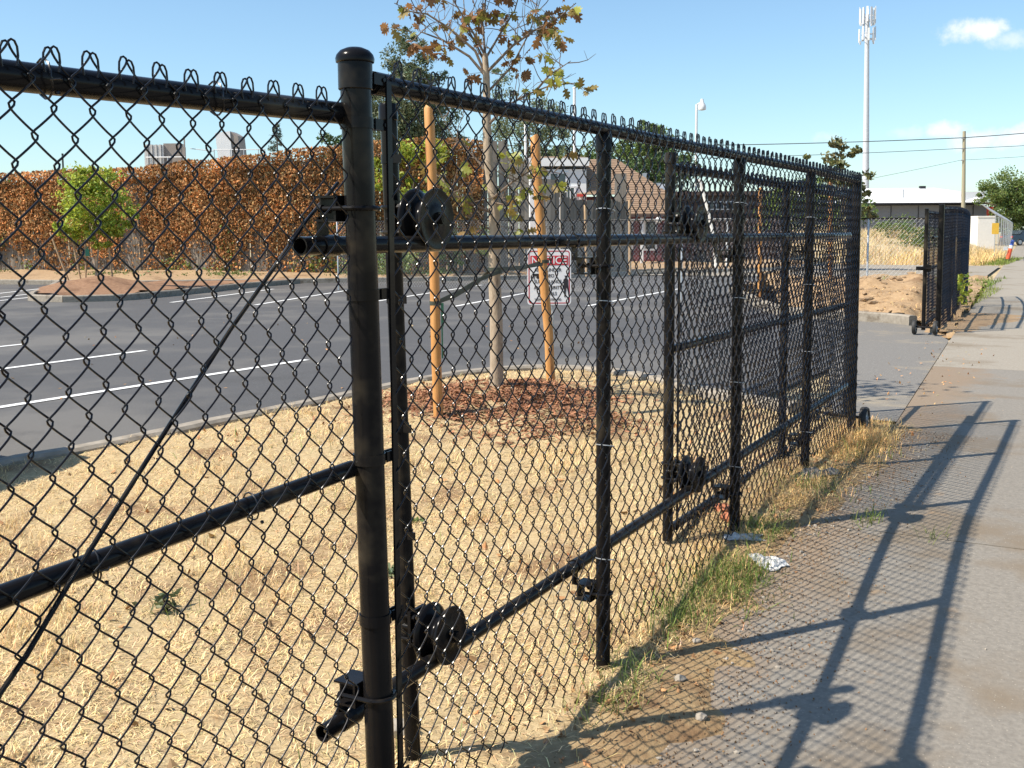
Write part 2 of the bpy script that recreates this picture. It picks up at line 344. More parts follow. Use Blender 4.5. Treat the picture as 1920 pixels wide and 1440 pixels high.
kerb_run([(-26.6, 20.9), (-23.2, 17.9), (-21.5, 16.2), (-20.5, 15.4), (-19.4, 15.4), (-18.75, 16.2), (-19.15, 18.2), (-20.2, 21.6), (-20.6, 24.2)], hgt=.12, piece=1.8, name='planter_kerb')

# sidewalk slabs, each with an open joint
walk_root = None
cuts = [-12, -6, 0.2, 4.99, 8.1, 11.4, 14.3, 18.5, 23.5, 29.5, 34.6, 45, 60, 90, 140, 400]
for i, (a, b) in enumerate(zip(cuts, cuts[1:])):
    mb = MB(); ysn = ybreaks(a+.006, b-.006, (7.2, 8.2, 20.1, 44.9)); V = []
    for y in ysn:
        xl, xr, z = WALK(y), WALK(y)+(3.45 if y < 40 else 3.45+.03*(y-40)), g(y)
        V += [(xl, y, z-.09), (xl, y, z), (xr, y, z), (xr, y, z-.09)]
    n = len(ysn); F = [np.array([(k*4+c, k*4+c+1, k*4+c+5, k*4+c+4) for k in range(n-1) for c in range(3)]), np.arange(4)[::-1], np.arange(4)+4*(n-1)]
    mb.add(V, F)
    for f in range(len(mb.F)): mb.F[f] = mb.F[f][..., ::-1]
    mt = M['walk'] if b < 12 else M['walk2']
    if walk_root is None: walk_root = struct('sidewalk', mb, mt)
    else: struct('paving_slab', mb, mt, walk_root)
mb = MB()
# crossing path of pale gravel, and dirt apron beside the far fence
mb.add([(-60, 30, .158), (-3.0, 33.2, .158), (-3.5, 45.5, .158), (-60, 52, .158)], np.arange(4)); struct('gravel_path', mb, M['walk2'])

# island lawn: one fine height field from the kerb to the sidewalk, with the mulch mound and a ragged verge
mound_c = np.array([-4.05, 7.05])
def vnoise(x, y, s, seed):
    r = np.random.default_rng(seed); G = r.random((64, 64)); x = np.asarray(x)*s; y = np.asarray(y)*s
    xi = np.floor(x).astype(int); yi = np.floor(y).astype(int); fx = x-xi; fy = y-yi; fx = fx*fx*(3-2*fx); fy = fy*fy*(3-2*fy)
    a = G[xi % 64, yi % 64]; b = G[(xi+1) % 64, yi % 64]; c = G[xi % 64, (yi+1) % 64]; d = G[(xi+1) % 64, (yi+1) % 64]
    return (a*(1-fx)+b*fx)*(1-fy)+(c*(1-fx)+d*fx)*fy
def lawn_z(x, y):
    x = np.asarray(x, float); y = np.asarray(y, float)
    z = gn(y)+.055*np.clip((-1.7-x)/2.5, 0, 1)
    z += .13*np.exp(-(((x-mound_c[0])/.75)**2+((y-mound_c[1])/.85)**2))
    z += .10*np.exp(-(((x+3.15)/.5)**2+((y-6.35)/.42)**2))
    z += .030*(vnoise(x, y, 1.7, 1)-.5)+.016*(vnoise(x, y, 6, 2)-.5)+.010*(vnoise(x, y, 19, 3)-.5)
    z += .012
    e = x-np.interp(y, [1, 3.0, 3.8, 5.0, 7.0, 8.2], [-.93, -.98, -1.10, -1.17, -1.16, -1.22])     # falls below the sidewalk past the verge
    e = e+.26*(vnoise(x, y, 1.3, 35)-.5)+.16*(vnoise(x, y, 4.3, 36)-.5)+.06*(vnoise(x, y, 13, 37)-.5)
    z -= np.clip((e+.12)*.13, -.0, .2)
    return z
def kerb_in(y):
    y = np.asarray(y, float); return np.interp(y, [p[1] for p in NK[:9]], [p[0] for p in NK[:9]])
lx = np.concatenate([np.arange(-5.75, -1.6, .09), np.arange(-1.6, -.46, .03)]); ly = np.concatenate([np.arange(-3, 1, .25), np.arange(1, 6, .06), np.arange(6, 9.4, .09)])
X, Y = np.meshgrid(lx, ly); Z = lawn_z(X, Y)
def in_lawn(x, y):
    ok = (x > kerb_in(y)+.10)
    # rounded far end of the island
    ex = [p[0] for p in NK[7:]]; ey = [p[1] for p in NK[7:]]
    cap = np.interp(x, ex, ey, left=7.7, right=7.86)-.08
    return ok & (y < cap)
keep = in_lawn(X, Y); nx = len(lx)
q = []
for j in range(len(ly)-1):
    for i in range(nx-1):
        if keep[j, i] and keep[j+1, i] and keep[j, i+1] and keep[j+1, i+1]: q.append((j*nx+i, j*nx+i+1, (j+1)*nx+i+1, (j+1)*nx+i))
mb = MB(); mb.add(np.stack([X, Y, Z], -1).reshape(-1, 3), np.array(q))
wv = np.clip((X+1.52+.35*(vnoise(X, Y, 3.1, 33)-.5)+.12*(vnoise(X, Y, 11, 34)-.5))/.22, 0, 1)[..., None]      # brown dirt trodden along the fence foot
mb.T[-1] = (np.array([1., 1, 1])*(1-wv)+np.array([.68, .62, .58])*wv).reshape(-1, 3)
o = link('lawn_soil', mb.mesh('lawn_soil', M['soil'], tint=True)); o['kind'] = 'structure'

# far bare soil: planter bank under the ivy fence, dirt mound and the bank with dry grass
def heap(name, pts_fn, mat, xr, yr, step, mask=None):
    ax = np.arange(xr[0], xr[1], step); ay = np.arange(yr[0], yr[1], step); X, Y = np.meshgrid(ax, ay); Z = pts_fn(X, Y)
    n = len(ax); q = [(j*n+i, j*n+i+1, (j+1)*n+i+1, (j+1)*n+i) for j in range(len(ay)-1) for i in range(n-1)
                      if mask is None or (mask(X[j, i], Y[j, i]) and mask(X[j+1, i+1], Y[j+1, i+1]) and mask(X[j, i+1], Y[j, i+1]) and mask(X[j+1, i], Y[j+1, i]))]
    mb = MB(); mb.add(np.stack([X, Y, Z], -1).reshape(-1, 3), np.array(q)); return struct(name, mb, mat, smooth=True)
farx = [p[0] for p in FAR]; fary = [p[1] for p in FAR]
def far_y(x): return np.interp(x, farx, fary)
heap('planter_soil', lambda X, Y: .14+.13*np.clip((Y-far_y(X))/.5, 0, 1)+.18*np.clip((Y-far_y(X)-.4)/3, 0, 1)+.12*(vnoise(X, Y, .8, 5)-.5), M['dirt'], (-45, -9.6), (15, 42), .2,
     lambda x, y: y > far_y(x)-.06 and y < far_y(x)+9)
isl = [(-26.6, 20.9), (-23.2, 17.9), (-21.5, 16.2), (-20.5, 15.4), (-19.4, 15.4), (-18.75, 16.2), (-19.15, 18.2), (-20.2, 21.6), (-20.6, 24.2)]
def in_poly(x, y, P):
    c = False; n = len(P)
    for i in range(n):
        (x1, y1), (x2, y2) = P[i], P[(i+1) % n]
        if (y1 > y) != (y2 > y) and x < (x2-x1)*(y-y1)/(y2-y1)+x1: c = not c
    return c
heap('planter_island', lambda X, Y: .24+.34*np.exp(-(((X+20.7)/1.15)**2+((Y-17.3)/1.3)**2))+.08*(vnoise(X, Y, 2, 6)-.5), M['dirt2'], (-27, -18.6), (15.2, 25), .09, lambda x, y: in_poly(x, y, isl))
def mound_z(X, Y):
    t = np.clip((Y-17.0+.25*(X+3))/2.2, 0, 1); s = np.clip((-2.25-X)/.5, 0, 1); d = np.clip((24-Y)/4, 0, 1)
    return .20-.10*np.clip((16.5-Y)/.9, 0, 1)+.42*t*s*d*(.8+.5*vnoise(X, Y, 1.1, 8))+.17*(vnoise(X, Y, 2.6, 9)-.5)+.07*(vnoise(X, Y, 8, 19)-.5)
MP = [(-7.5, 24.05), (-5.4, 19.3), (-4.6, 17.75), (-3.9, 17.38), (-3.3, 17.14), (-2.7, 16.94), (-2.35, 16.6), (-2.2, 16.3), (-1.95, 15.4), (-1.72, 14.6), (-1.66, 15.0), (-2.2, 24), (-2.75, 33), (-7, 32)]
heap('dirt_mound', mound_z, M['dirt'], (-7.7, -1.5), (14.4, 33), .10, lambda x, y: in_poly(x, y, MP))
def strip_z(X, Y): return .165+.03*(vnoise(X, Y, 3, 12)-.5)
def bank_z(X, Y): return .12+1.25*np.clip((Y-48-.3*(X+10))/9, 0, 1)**1.3*np.clip((-5.5-X)/4, 0, 1)+.35*(vnoise(X, Y, .35, 13)-.5)*np.clip((Y-48)/4, 0, 1)
heap('field_bank', bank_z, M['field'], (-34, -4.4), (46, 76), .6)

# ------------------------------------------------------------------ chain link
WP, VP = .0378, .089
def wire_path(k, vt, vb, spc, A, D):
    n = int((vt-vb)/VP*spc)+1; v = vt-np.arange(n)*VP/spc
    th = 2*PI*(v-vt)/VP+k*PI
    x = A*np.arcsin(.975*np.cos(th))/math.asin(.975); wv = -D*np.tanh(1.6*np.sin(th))/.92
    sgn = 1 if k % 2 == 0 else -1
    m = int(spc*.30)+1; x[:m+1] = np.linspace(WP/2*sgn, x[m], m+1)          # the ends run straight up to the peak and fold over
    cx = np.array([.0105, .0135, .0125, .0085, .0030])*sgn; cz = np.array([-.036, -.020, -.007, .0010, .0030])
    return np.concatenate([[x[0]+c for c in cx], x]), np.concatenate([vt+cz, v]), np.concatenate([[.002*sgn]*5, wv])
def wire_mesh(mb, p0, p1, ztop, zbot, out, spc=10, sides=6, r=.0021, seed=0, near=None, curl=True, wob=.0016, pitch=WP, rfar=None):
    "a bay of interlocked zigzag wires from p0 to p1 (x, y); ztop(s) and zbot(s) give its edges, out is the side it hangs on"
    p0 = np.array(p0, float); p1 = np.array(p1, float); Ln = np.linalg.norm(p1-p0); d = (p1-p0)/Ln; nrm = np.array([d[1], -d[0]])
    q = np.random.default_rng(seed); nw = int(Ln/pitch); Nn = np.array([nrm[0], nrm[1], 0])
    for k in range(nw):
        u = (k+.5)*pitch; sp, sd = spc, sides
        if near and near(p0+d*u): sp, sd = near(p0+d*u)
        k2 = k//2*2; vt = ztop((k2+1)*pitch)
        x, v, ww = wire_path(k, vt+(q.normal()*.0025 if curl else 0), zbot(u), sp, pitch/2+.0054, .0058)
        if not curl: x, v, ww = x[5:], v[5:], ww[5:]
        # a slack mesh is never quite true
        x = x+wob*np.sin(v*5+u*3.1+seed)+q.normal()*.0006; ww = ww+2.2*wob*np.sin(v*3.3+u*2.3)+wob*np.sin(u*9+v)
        s = u+x; P = np.stack([p0[0]+d[0]*s+nrm[0]*(out+ww), p0[1]+d[1]*s+nrm[1]*(out+ww), v], 1)
        T = np.gradient(P, axis=0); T /= np.linalg.norm(T, axis=1)[:, None]
        A = np.cross(Nn, T); A /= np.linalg.norm(A, axis=1)[:, None]+1e-9; B = np.cross(T, A)
        t = np.arange(sd)*2*PI/sd; rr = r if rfar is None else r+(rfar-r)*min(max((p0[1]+d[1]*u-3.2)/1.6, 0), 1)
        V = P[:, None, :]+rr*(A[:, None, :]*np.cos(t)[None, :, None]+B[:, None, :]*np.sin(t)[None, :, None])
        m = len(P); i = np.arange(m-1)[:, None]*sd; j = np.arange(sd)[None, :]; j2 = (j+1) % sd
        mb.add(V.reshape(-1, 3), np.stack([i+j, i+j2, i+sd+j2, i+sd+j], -1).reshape(-1, 4))
    return mb
def tie(mb, c, R, axis, r=.0018):
    d, a, b = frame(axis); c = Vector(c); P = [c+(a*math.cos(t)+b*math.sin(t))*R+d*(.012*math.sin(t/2)) for t in np.linspace(0, 2*PI*1.02, 15)]
    P += [P[-1]+(a*.012+d*.008), P[-1]+(a*.004+d*.016)]; return mb.tube(P, r, 5)

FX = -1.44
posts = {'A': 1.915, 'B': 3.226, 'C': 4.705, 'D': 6.03, 'E': 7.31}
fence = thing('chain_link_fence', 'black chain link fence along the sidewalk, from the thick domed post to the gate wheel', 'fence', (FX, 3.2, 0))
def pole(mb, x, y, z0, z1, r, k=18, dx=0, dy=0):
    return mb.lathe([(0, z0), (r, z0), (r, z1), (r*.85, z1+.004), (0, z1+.006)], (x, y, 0), (0, 0, 1), k)
# the terminal post with cap and bands
mb = MB(); a0, a1 = Vector((FX, 1.955, -.05)), Vector((FX, 1.905, 1.845))
mb.tube([a0, a1], .0338, 28); pA = part(fence, 'post', mb, M['black'], label='thick corner post with domed cap')
mb = MB(); mb.lathe([(.0352, 1.815), (.0375, 1.817), (.0375, 1.872), (.0415, 1.874), (.0425, 1.882), (.040, 1.890), (.032, 1.899), (.018, 1.905), (0, 1.907)], (FX, 1.905, 0), k=28); part(pA, 'post_cap', mb, M['black'])
for z in (1.842, 1.744, 1.369, .997, .62, .22):
    mb = MB(); y = 1.905+(1.845-z)*.0264; mb.lathe([(.0348, z-.012), (.0372, z-.012), (.0372, z+.012), (.0348, z+.012)], (FX, y, 0), k=28)
    mb.box((FX+.012, y+.052, z), (.004, .045, .024)); mb.box((FX+.027, y+.052, z), (.004, .045, .024))
    mb.lathe([(0, -.018), (.008, -.018), (.008, -.012), (.005, -.012), (.005, .012), (0, .012)], (FX+.02, y+.064, z), (1, 0, 0), 8)
    part(pA, 'brace_band', mb, M['black'])
for k in 'BCDE':
    r = .0245 if k != 'E' else .028; mb = MB(); pole(mb, FX, posts[k], g(posts[k])-.1, 1.83 if k != 'E' else 1.87, r)
    if k != 'E': mb.lathe([(r, 1.765), (r+.004, 1.768), (r+.004, 1.812), (r, 1.83)], (FX, posts[k], 0))
    part(fence, 'post', mb, M['black'])
ZR = 1.842
mb = MB(); mb.tube([(FX, 1.955, ZR-.004), (FX, 3.2, ZR-.003), (FX, 4.7, ZR), (FX, 6, ZR+.003), (FX, 7.3, ZR-.006)], .0215, 16); mb.lathe([(.0215, 0), (.026, .0), (.026, .06), (.0215, .062)], (FX, 1.965, ZR-.004), (0, 1, 0), 16)
part(fence, 'top_rail', mb, M['black'])
near = lambda p: (16, 7) if p[1] < 3.0 else ((12, 6) if p[1] < 4.8 else (8, 4))
mb = MB(); Y0 = 1.985
wire_mesh(mb, (FX, Y0), (FX, 7.30), lambda s: ZR+.040, lambda s: g(Y0+s)+.055+.02*math.sin(s*2.1), .030, seed=3, near=near, r=.0020, rfar=.0023)
part(fence, 'chain_link_mesh', mb, M['wire'], kind='stuff')
mb = MB(); mb.box((FX+.032, 1.982, .95), (.005, .018, 1.78)); part(fence, 'tension_bar', mb, M['black'])
mb = MB()
for y in (2.15, 2.62, 3.05, 3.42, 3.9, 4.35, 4.9, 5.3, 5.75, 6.3, 6.8): tie(mb, (FX+.006, y, ZR-.002), .030, (.1, 1, 0))
part(fence, 'rail_ties', mb, M['wire'], kind='stuff'); mb = MB()
for k in 'BCD':
    for z in (.42, .83, 1.25, 1.62): tie(mb, (FX+.006, posts[k], z+rnd.uniform(-.06, .06)), .031, (0, .1, 1))
part(fence, 'tie_wires', mb, M['galv'], kind='stuff')
# two track pipes on brackets behind the posts
def track_z(z0): return lambda y: z0+(.0 if z0 > 1 else .0145*(y-1.85))
for z0, y0 in ((1.478, 1.825), (.350, 1.86)):
    tz = track_z(z0); mb = MB(); x = FX-.10; ysn = np.linspace(y0, 7.6, 12)
    mb.tube([(x, y, tz(y)) for y in ysn], .0210, 16, caps=False)
    mb.tube([(x, y, tz(y)) for y in ysn], .0175, 16, caps=False); mb.F[-1] = mb.F[-1][:, ::-1]
    mb.lathe([(.0175, 0), (.0210, 0)], (x, y0, tz(y0)), (0, 1, 0), 16)
    mb.lathe([(.0210, .0), (.0245, .0), (.0245, .055), (.0210, .057)], (x, y0+.07, tz(y0)), (0, 1, 0), 16)
    part(fence, 'track_pipe', mb, M['black'])
    for k in 'ABCD':
        py = posts[k] if k != 'A' else 1.905+(1.845-(z0+.08))*.0264; z = tz(py); s = 1 if k == 'A' else -1; zc = z+s*.082; rr = .0345 if k == 'A' else .0245
        mb = MB(); x0 = FX-rr-.004; bw = .066; bx = x0-.032
        mb.box((x0-.003, py, zc), (.006, .075, .056))                              # plate against the post
        mb.box((bx, py, zc+.026), (.062, .072, .005)); mb.box((bx, py, zc-.026), (.062, .072, .005)); mb.box((bx-.030, py+.012, zc), (.005, .05, .047))
        mb.box((x-.006, py, z+s*.042), (.006, .036, .046)); mb.tube([(x, py-.02, z), (x, py+.02, z)], .0245, 14)
        br = part(fence, 'track_bracket', mb, M['black'], smooth=False)
        u = MB(); P = [(FX-rr-.05, py-rr-.006, zc)]+[(FX+(rr+.005)*math.cos(t), py+(rr+.005)*math.sin(t), zc) for t in np.linspace(-PI*.5, PI*.5, 11)]+[(FX-rr-.05, py+rr+.006, zc)]
        u.tube(P, .0055, 8)
        for sy in (-1, 1): u.lathe([(0, 0), (.0095, 0), (.0095, .008), (0, .008)], (FX-rr-.046, py+sy*(rr+.006), zc), (1, 0, 0), 6)
        part(br, 'u_bolt', u, M['black'])

# left bay of the same line: its own rails and mesh, butted on the thick post
LX = -1.470
left = thing('chain_link_fence', 'near black chain link fence panel with the diagonal truss rod, left of the thick post', 'fence', (LX, .8, 0))
mb = MB(); mb.tube([(LX, -.9, 1.6985), (LX, 1.885, 1.766)], .0235, 18); part(left, 'top_rail', mb, M['black'])
mb = MB(); mb.tube([(LX, -.9, .90), (LX, .3, .926), (LX, 1.90, .975)], .0195, 16); part(left, 'mid_rail', mb, M['black'])
mb = MB(); mb.tube([(-1.435, .25, .16), (-1.435, 1.03, .856), (-1.44, 1.118, .945), (-1.45, 1.31, 1.125), (-1.47, 1.53, 1.32), (-1.50, 1.70, 1.44), (-1.56, 1.875, 1.535), (-1.60, 2.04, 1.625)], .0044, 8); part(left, 'truss_rod', mb, M['black'])
mb = MB(); mb.tube([(LX, -.9, -.1), (LX, -.9, 1.70)], .024, 14); part(left, 'post', mb, M['black'])
mb = MB(); Y0 = -.1475
wire_mesh(mb, (LX, Y0), (LX, 1.90), lambda s: 1.6985+.0242*(Y0+s+.9)+.043, lambda s: .02, .028, spc=16, sides=7, seed=5, r=.00192, pitch=.0366)
part(left, 'chain_link_mesh', mb, M['wire'], kind='stuff')
mb = MB()
for y in (1.13, 1.50): tie(mb, (LX+.004, y, 1.6985+.0242*(y+.9)), .031, (.1, 1, .1), .0019); mb.ico((LX+.030, y+.012, 1.676+.0242*(y+.9)), (.0045, .0045, .0045), 1)
for y in (1.18, 1.56, .6): tie(mb, (LX+.004, y, .926+.0306*(y-.3)), .028, (.1, 1, .1), .0019); mb.ico((LX+.028, y+.012, .897+.0306*(y-.3)), (.0045, .0045, .0045), 2)
part(left, 'tie_wires', mb, M['wire'], kind='stuff')

# ------------------------------------------------------------------ sliding gate behind the fence
GX = -1.66
def spool(parent, x, y, z, R=.080):
    mb = MB(); mb.lathe([(0, -.046), (.018, -.046), (.018, -.036), (R*.45, -.034), (R*.55, -.030), (R*.90, -.036), (R*.98, -.036), (R, -.032), (R*.97, -.027), (R*.86, -.021), (R*.66, -.015), (R*.54, -.008), (R*.51, 0), (R*.54, .008), (R*.66, .015), (R*.86, .021), (R*.97, .027), (R, .032), (R*.98, .036), (R*.90, .036), (R*.55, .030), (R*.45, .034), (.018, .036), (.018, .046), (0, .046)], (x, y, z), (1, 0, 0), 34)
    o = part(parent, 'roller_wheel', mb, M['black'], angle=50)
    ax = MB(); ax.tube([(GX, y, z), (x+.058, y, z)], .0085, 10); ax.lathe([(0, 0), (.015, 0), (.015, .010), (0, .010)], (x+.047, y, z), (1, 0, 0), 6)
    part(o, 'axle', ax, M['black'])
    return o
def clamp(parent, y, z, r):
    mb = MB()
    for dz in (-.033, .033):
        P = [(GX+r+.03, y-r-.006, z+dz)]+[(GX-(r+.005)*math.cos(t), y-(r+.005)*math.sin(t), z+dz) for t in np.linspace(PI*.5, -PI*.5, 9)]+[(GX+r+.03, y+r+.006, z+dz)]
        mb.tube(P, .005, 7)
        for sy in (-1, 1): mb.lathe([(0, 0), (.009, 0), (.009, .008), (0, .008)], (GX+r+.016, y+sy*(r+.006), z+dz), (1, 0, 0), 6)
    mb.box((GX+r+.008, y, z), (.010, .078, .10)); mb.box((GX+r+.030, y, z+.012), (.045, .034, .046))
    return part(parent, 'roller_clamp', mb, M['black'], smooth=False)
rp = thing('roller_post', 'slender black post with two spool rollers, just behind the thick domed post', 'post', (GX, 2.36, 0))
mb = MB(); mb.tube([(GX, 2.40, -.02), (GX, 2.335, 1.832)], .0225, 18); rpost = part(rp, 'post', mb, M['black'])
mb = MB(); mb.lathe([(.0225, 1.80), (.0255, 1.802), (.0255, 1.836), (.022, 1.844), (0, 1.847)], (GX, 2.335, 0), k=18); part(rpost, 'post_cap', mb, M['black'])
for z in (1.541, .420):
    clamp(rp, 2.335+(1.83-z)*.035, z, .0225); spool(rp, FX-.10, 2.335+(1.83-z)*.035-.02, z)
for z in (1.70, 1.33, .98, .68):
    mb = MB(); y = 2.335+(1.83-z)*.035; mb.lathe([(.0226, z-.011), (.0245, z-.011), (.0245, z+.011), (.0226, z+.011)], (GX, y, 0), k=18); mb.box((GX+.028, y-.012, z), (.03, .005, .022)); part(rp, 'band', mb, M['black'])
gate = thing('sliding_gate', 'open black sliding gate panel parked behind the chain link fence, near its far end', 'gate', (GX, 6.3, 0))
for y, z0, z1 in ((4.425, .13, 1.845), (6.36, .13, 1.79), (8.20, .10, 1.80)):
    mb = MB(); pole(mb, GX, y, z0, z1, .0235); o = part(gate, 'frame_post', mb, M['black'])
    if y < 5:
        c = MB(); c.lathe([(.0235, 1.80), (.0265, 1.802), (.0265, 1.838), (.023, 1.848), (0, 1.851)], (GX, y, 0), k=18); part(o, 'post_cap', c, M['black'])
for nm, z in (('top_rail', 1.775), ('mid_rail', .978), ('bottom_rail', .165)):
    mb = MB(); mb.tube([(GX, 4.45, z+.012), (GX, 6.3, z), (GX, 8.18, z-.014)], .0195, 14); part(gate, nm, mb, M['black'])
mb = MB(); wire_mesh(mb, (GX, 4.46), (GX, 8.19), lambda s: 1.812, lambda s: .11, .026, spc=8, sides=4, seed=9, r=.0031)
part(gate, 'chain_link_mesh', mb, M['wire'], kind='stuff')
mb = MB(); mb.box((GX+.028, 4.468, .97), (.005, .018, 1.6)); part(gate, 'tension_bar', mb, M['black'])
for z in (1.541, .450): clamp(gate, 4.425, z, .0235); spool(gate, FX-.10, 4.40 if z > 1 else 4.405, z, .080)
def gate_wheel(parent, x, y, z, R=.086, axis=(1, 0, 0)):
    mb = MB(); mb.lathe([(R*.74, -.022), (R*.92, -.024), (R, -.012), (R, .012), (R*.92, .024), (R*.74, .022), (R*.74, -.022)], (x, y, z), axis, 28); t = part(parent, 'wheel', mb, M['rubber'], angle=60)
    mb = MB(); mb.lathe([(0, -.028), (.02, -.028), (.02, -.016), (R*.45, -.008), (R*.745, -.014), (R*.745, .014), (R*.45, .008), (.02, .016), (.02, .028), (0, .028)], (x, y, z), axis, 20); part(t, 'hub', mb, M['galv'])
    return t
gate_wheel(gate, FX+.055, 7.46, g(8)+.078)
gate_wheel(gate, GX-.09, 7.60, g(8)+.080)
mb = MB(); mb.tube([(GX-.13, 7.60, g(8)+.085), (GX, 7.56, g(8)+.085), (FX+.09, 7.46, g(8)+.085)], .010, 10); mb.tube([(GX, 7.56, g(8)+.085), (GX, 7.9, .165)], .012, 10); part(gate, 'wheel_axle', mb, M['black'])

# ------------------------------------------------------------------ far fence and far gate across the driveway
FP = [(-1.93, 15.42, 1.83), (-1.98, 17.0, 1.86), (-2.06, 18.8, 1.875), (-2.17, 20.6, 1.865), (-2.30, 22.2, 1.83), (-2.42, 23.4, 1.75)]
ff = thing('chain_link_fence', 'distant black chain link fence run beyond the driveway, seen almost edge on', 'fence', (-2.1, 19, 0))
for i, (x, y, z) in enumerate(FP):
    mb = MB(); pole(mb, x, y, .1, z+(.03 if i == 0 else -.02), .036 if i == 0 else .026, 12); part(ff, 'post', mb, M['black'])
mb = MB(); mb.tube([(x, y, z-.03) for x, y, z in FP], .02, 10); part(ff, 'top_rail', mb, M['black'])
for zz_ in (1.42, .42):
    mb = MB(); mb.tube([(x-.10, y, zz_) for x, y, z in FP], .02, 10); part(ff, 'track_pipe', mb, M['black'])
mb = MB()
for (a, b) in zip(FP, FP[1:]):
    wire_mesh(mb, a[:2], b[:2], lambda s: 1.0*(a[2]+(b[2]-a[2])*s/1.7)+.01, lambda s: .2, .03, spc=6, sides=4, seed=2, curl=False)
part(ff, 'chain_link_mesh', mb, M['wire'], kind='stuff')
fg = thing('sliding_gate', 'distant black gate panel with latch and two small wheels, across the driveway', 'gate', (-2.1, 16, 0))
GP = [(-2.06, 15.0), (-2.20, 18.0), (-2.36, 20.6)]
for i, (x, y) in enumerate(GP):
    mb = MB(); pole(mb, x, y, .2, 1.80, .026, 12); part(fg, 'frame_post', mb, M['black'])
for nm, z in (('top_rail', 1.75), ('mid_rail', 1.0), ('bottom_rail', .26)):
    mb = MB(); mb.tube([(x, y, z) for x, y in GP], .018, 10); part(fg, nm, mb, M['black'])
mb = MB(); wire_mesh(mb, GP[0], GP[1], lambda s: 1.78, lambda s: .22, .024, spc=6, sides=4, seed=4, curl=False); wire_mesh(mb, GP[1], GP[2], lambda s: 1.78, lambda s: .22, .024, spc=6, sides=4, seed=4, curl=False)
part(fg, 'chain_link_mesh', mb, M['wire'], kind='stuff')
mb = MB(); mb.box((-2.10, 14.96, 1.02), (.13, .06, .05)); mb.box((-2.03, 14.98, 1.02), (.10, .03, .09)); mb.tube([(-2.12, 14.92, 1.02), (-1.97, 14.94, 1.02)], .012, 8); part(fg, 'latch', mb, M['black'], smooth=False)
gate_wheel(fg, -2.17, 15.0, .235, .095); gate_wheel(fg, -1.90, 14.93, .24, .095)
mb = MB(); mb.tube([(-2.20, 15.0, .24), (-1.87, 14.94, .24)], .012, 8); part(fg, 'wheel_axle', mb, M['black'])

# low cross fence behind the dirt mound: black top rail and pale galvanised post
cf = thing('chain_link_fence', 'grey wire cross fence with black top rail behind the dirt mound, before the dry field', 'fence', (-6, 20.5, 0))
C0, C1 = (-2.32, 20.6), (-17.0, 21.6)
mb = MB(); mb.tube([(*C0, 1.735), (*C1, 1.86)], .016, 10); part(cf, 'top_rail', mb, M['black'])
for t in (.105, .36, .68, 1):
    mb = MB(); pole(mb, C0[0]+(C1[0]-C0[0])*t, C0[1]+(C1[1]-C0[1])*t, .1, 1.73+.12*t, .019, 10); part(cf, 'post', mb, M['galv'])
mb = MB(); wire_mesh(mb, C0, C1, lambda s: 1.735+.0085*s, lambda s: .25, -.02, spc=4, sides=3, r=.0017, seed=6, curl=False, pitch=.040)
part(cf, 'chain_link_mesh', mb, M['galv'], kind='stuff')

# ------------------------------------------------------------------ foliage builders
def rand_dirs(n, q):
    v = q.normal(size=(n, 3)); return v/np.linalg.norm(v, axis=1)[:, None]
def leaves(mb, C, size, q, up=.0, aspect=.55, tmin=.6, tmax=1.25, hue=.12, droop=0., face=None):
    "one folded four-point leaf at every point of C"
    n = len(C); L_ = rand_dirs(n, q); L_[:, 2] -= droop; L_ /= np.linalg.norm(L_, axis=1)[:, None]
    Nn = rand_dirs(n, q); Nn[:, 2] += up
    if face is not None: Nn += np.array(face)
    S = np.cross(L_, Nn); S /= np.linalg.norm(S, axis=1)[:, None]+1e-9; Nn = np.cross(S, L_)
    s = (size*q.uniform(.65, 1.3, n))[:, None]
    V = np.stack([C-L_*s*.5, C+S*s*aspect*.5-Nn*s*.10, C+L_*s*.5, C-S*s*aspect*.5-Nn*s*.10], 1)
    b = q.uniform(tmin, tmax, n)[:, None]; h = q.normal(size=n)[:, None]*hue
    T = np.repeat(np.concatenate([b*(1+h), b, b*(1-h*.5)], 1)[:, None, :], 4, 1)
    i = np.arange(n)[:, None]*4
    mb.add(V.reshape(-1, 3), [np.concatenate([i, i+1, i+2], 1), np.concatenate([i, i+2, i+3], 1)], None); mb.T[-1] = np.clip(T.reshape(-1, 3), .05, 2); return mb
def crown_points(lobes, n, q, clumps=40, cl=.22):
    vol = np.array([l[3]*l[4]*l[5] for l in lobes])**.67; pick = q.choice(len(lobes), size=clumps, p=vol/vol.sum())
    cc = []
    for i in pick:
        l = lobes[i]; d = rand_dirs(1, q)[0]*q.uniform(.35, 1.0)**.5; cc.append((l[0]+d[0]*l[3], l[1]+d[1]*l[4], l[2]+d[2]*l[5], min(l[3:6])*cl*q.uniform(.7, 1.6)))
    cc = np.array(cc); k = q.integers(0, clumps, n); d = rand_dirs(n, q)*(q.uniform(0, 1, n)**.45)[:, None]
    return cc[k, :3]+d*cc[k, 3:4]*np.array([1.15, 1.15, .8]), cc
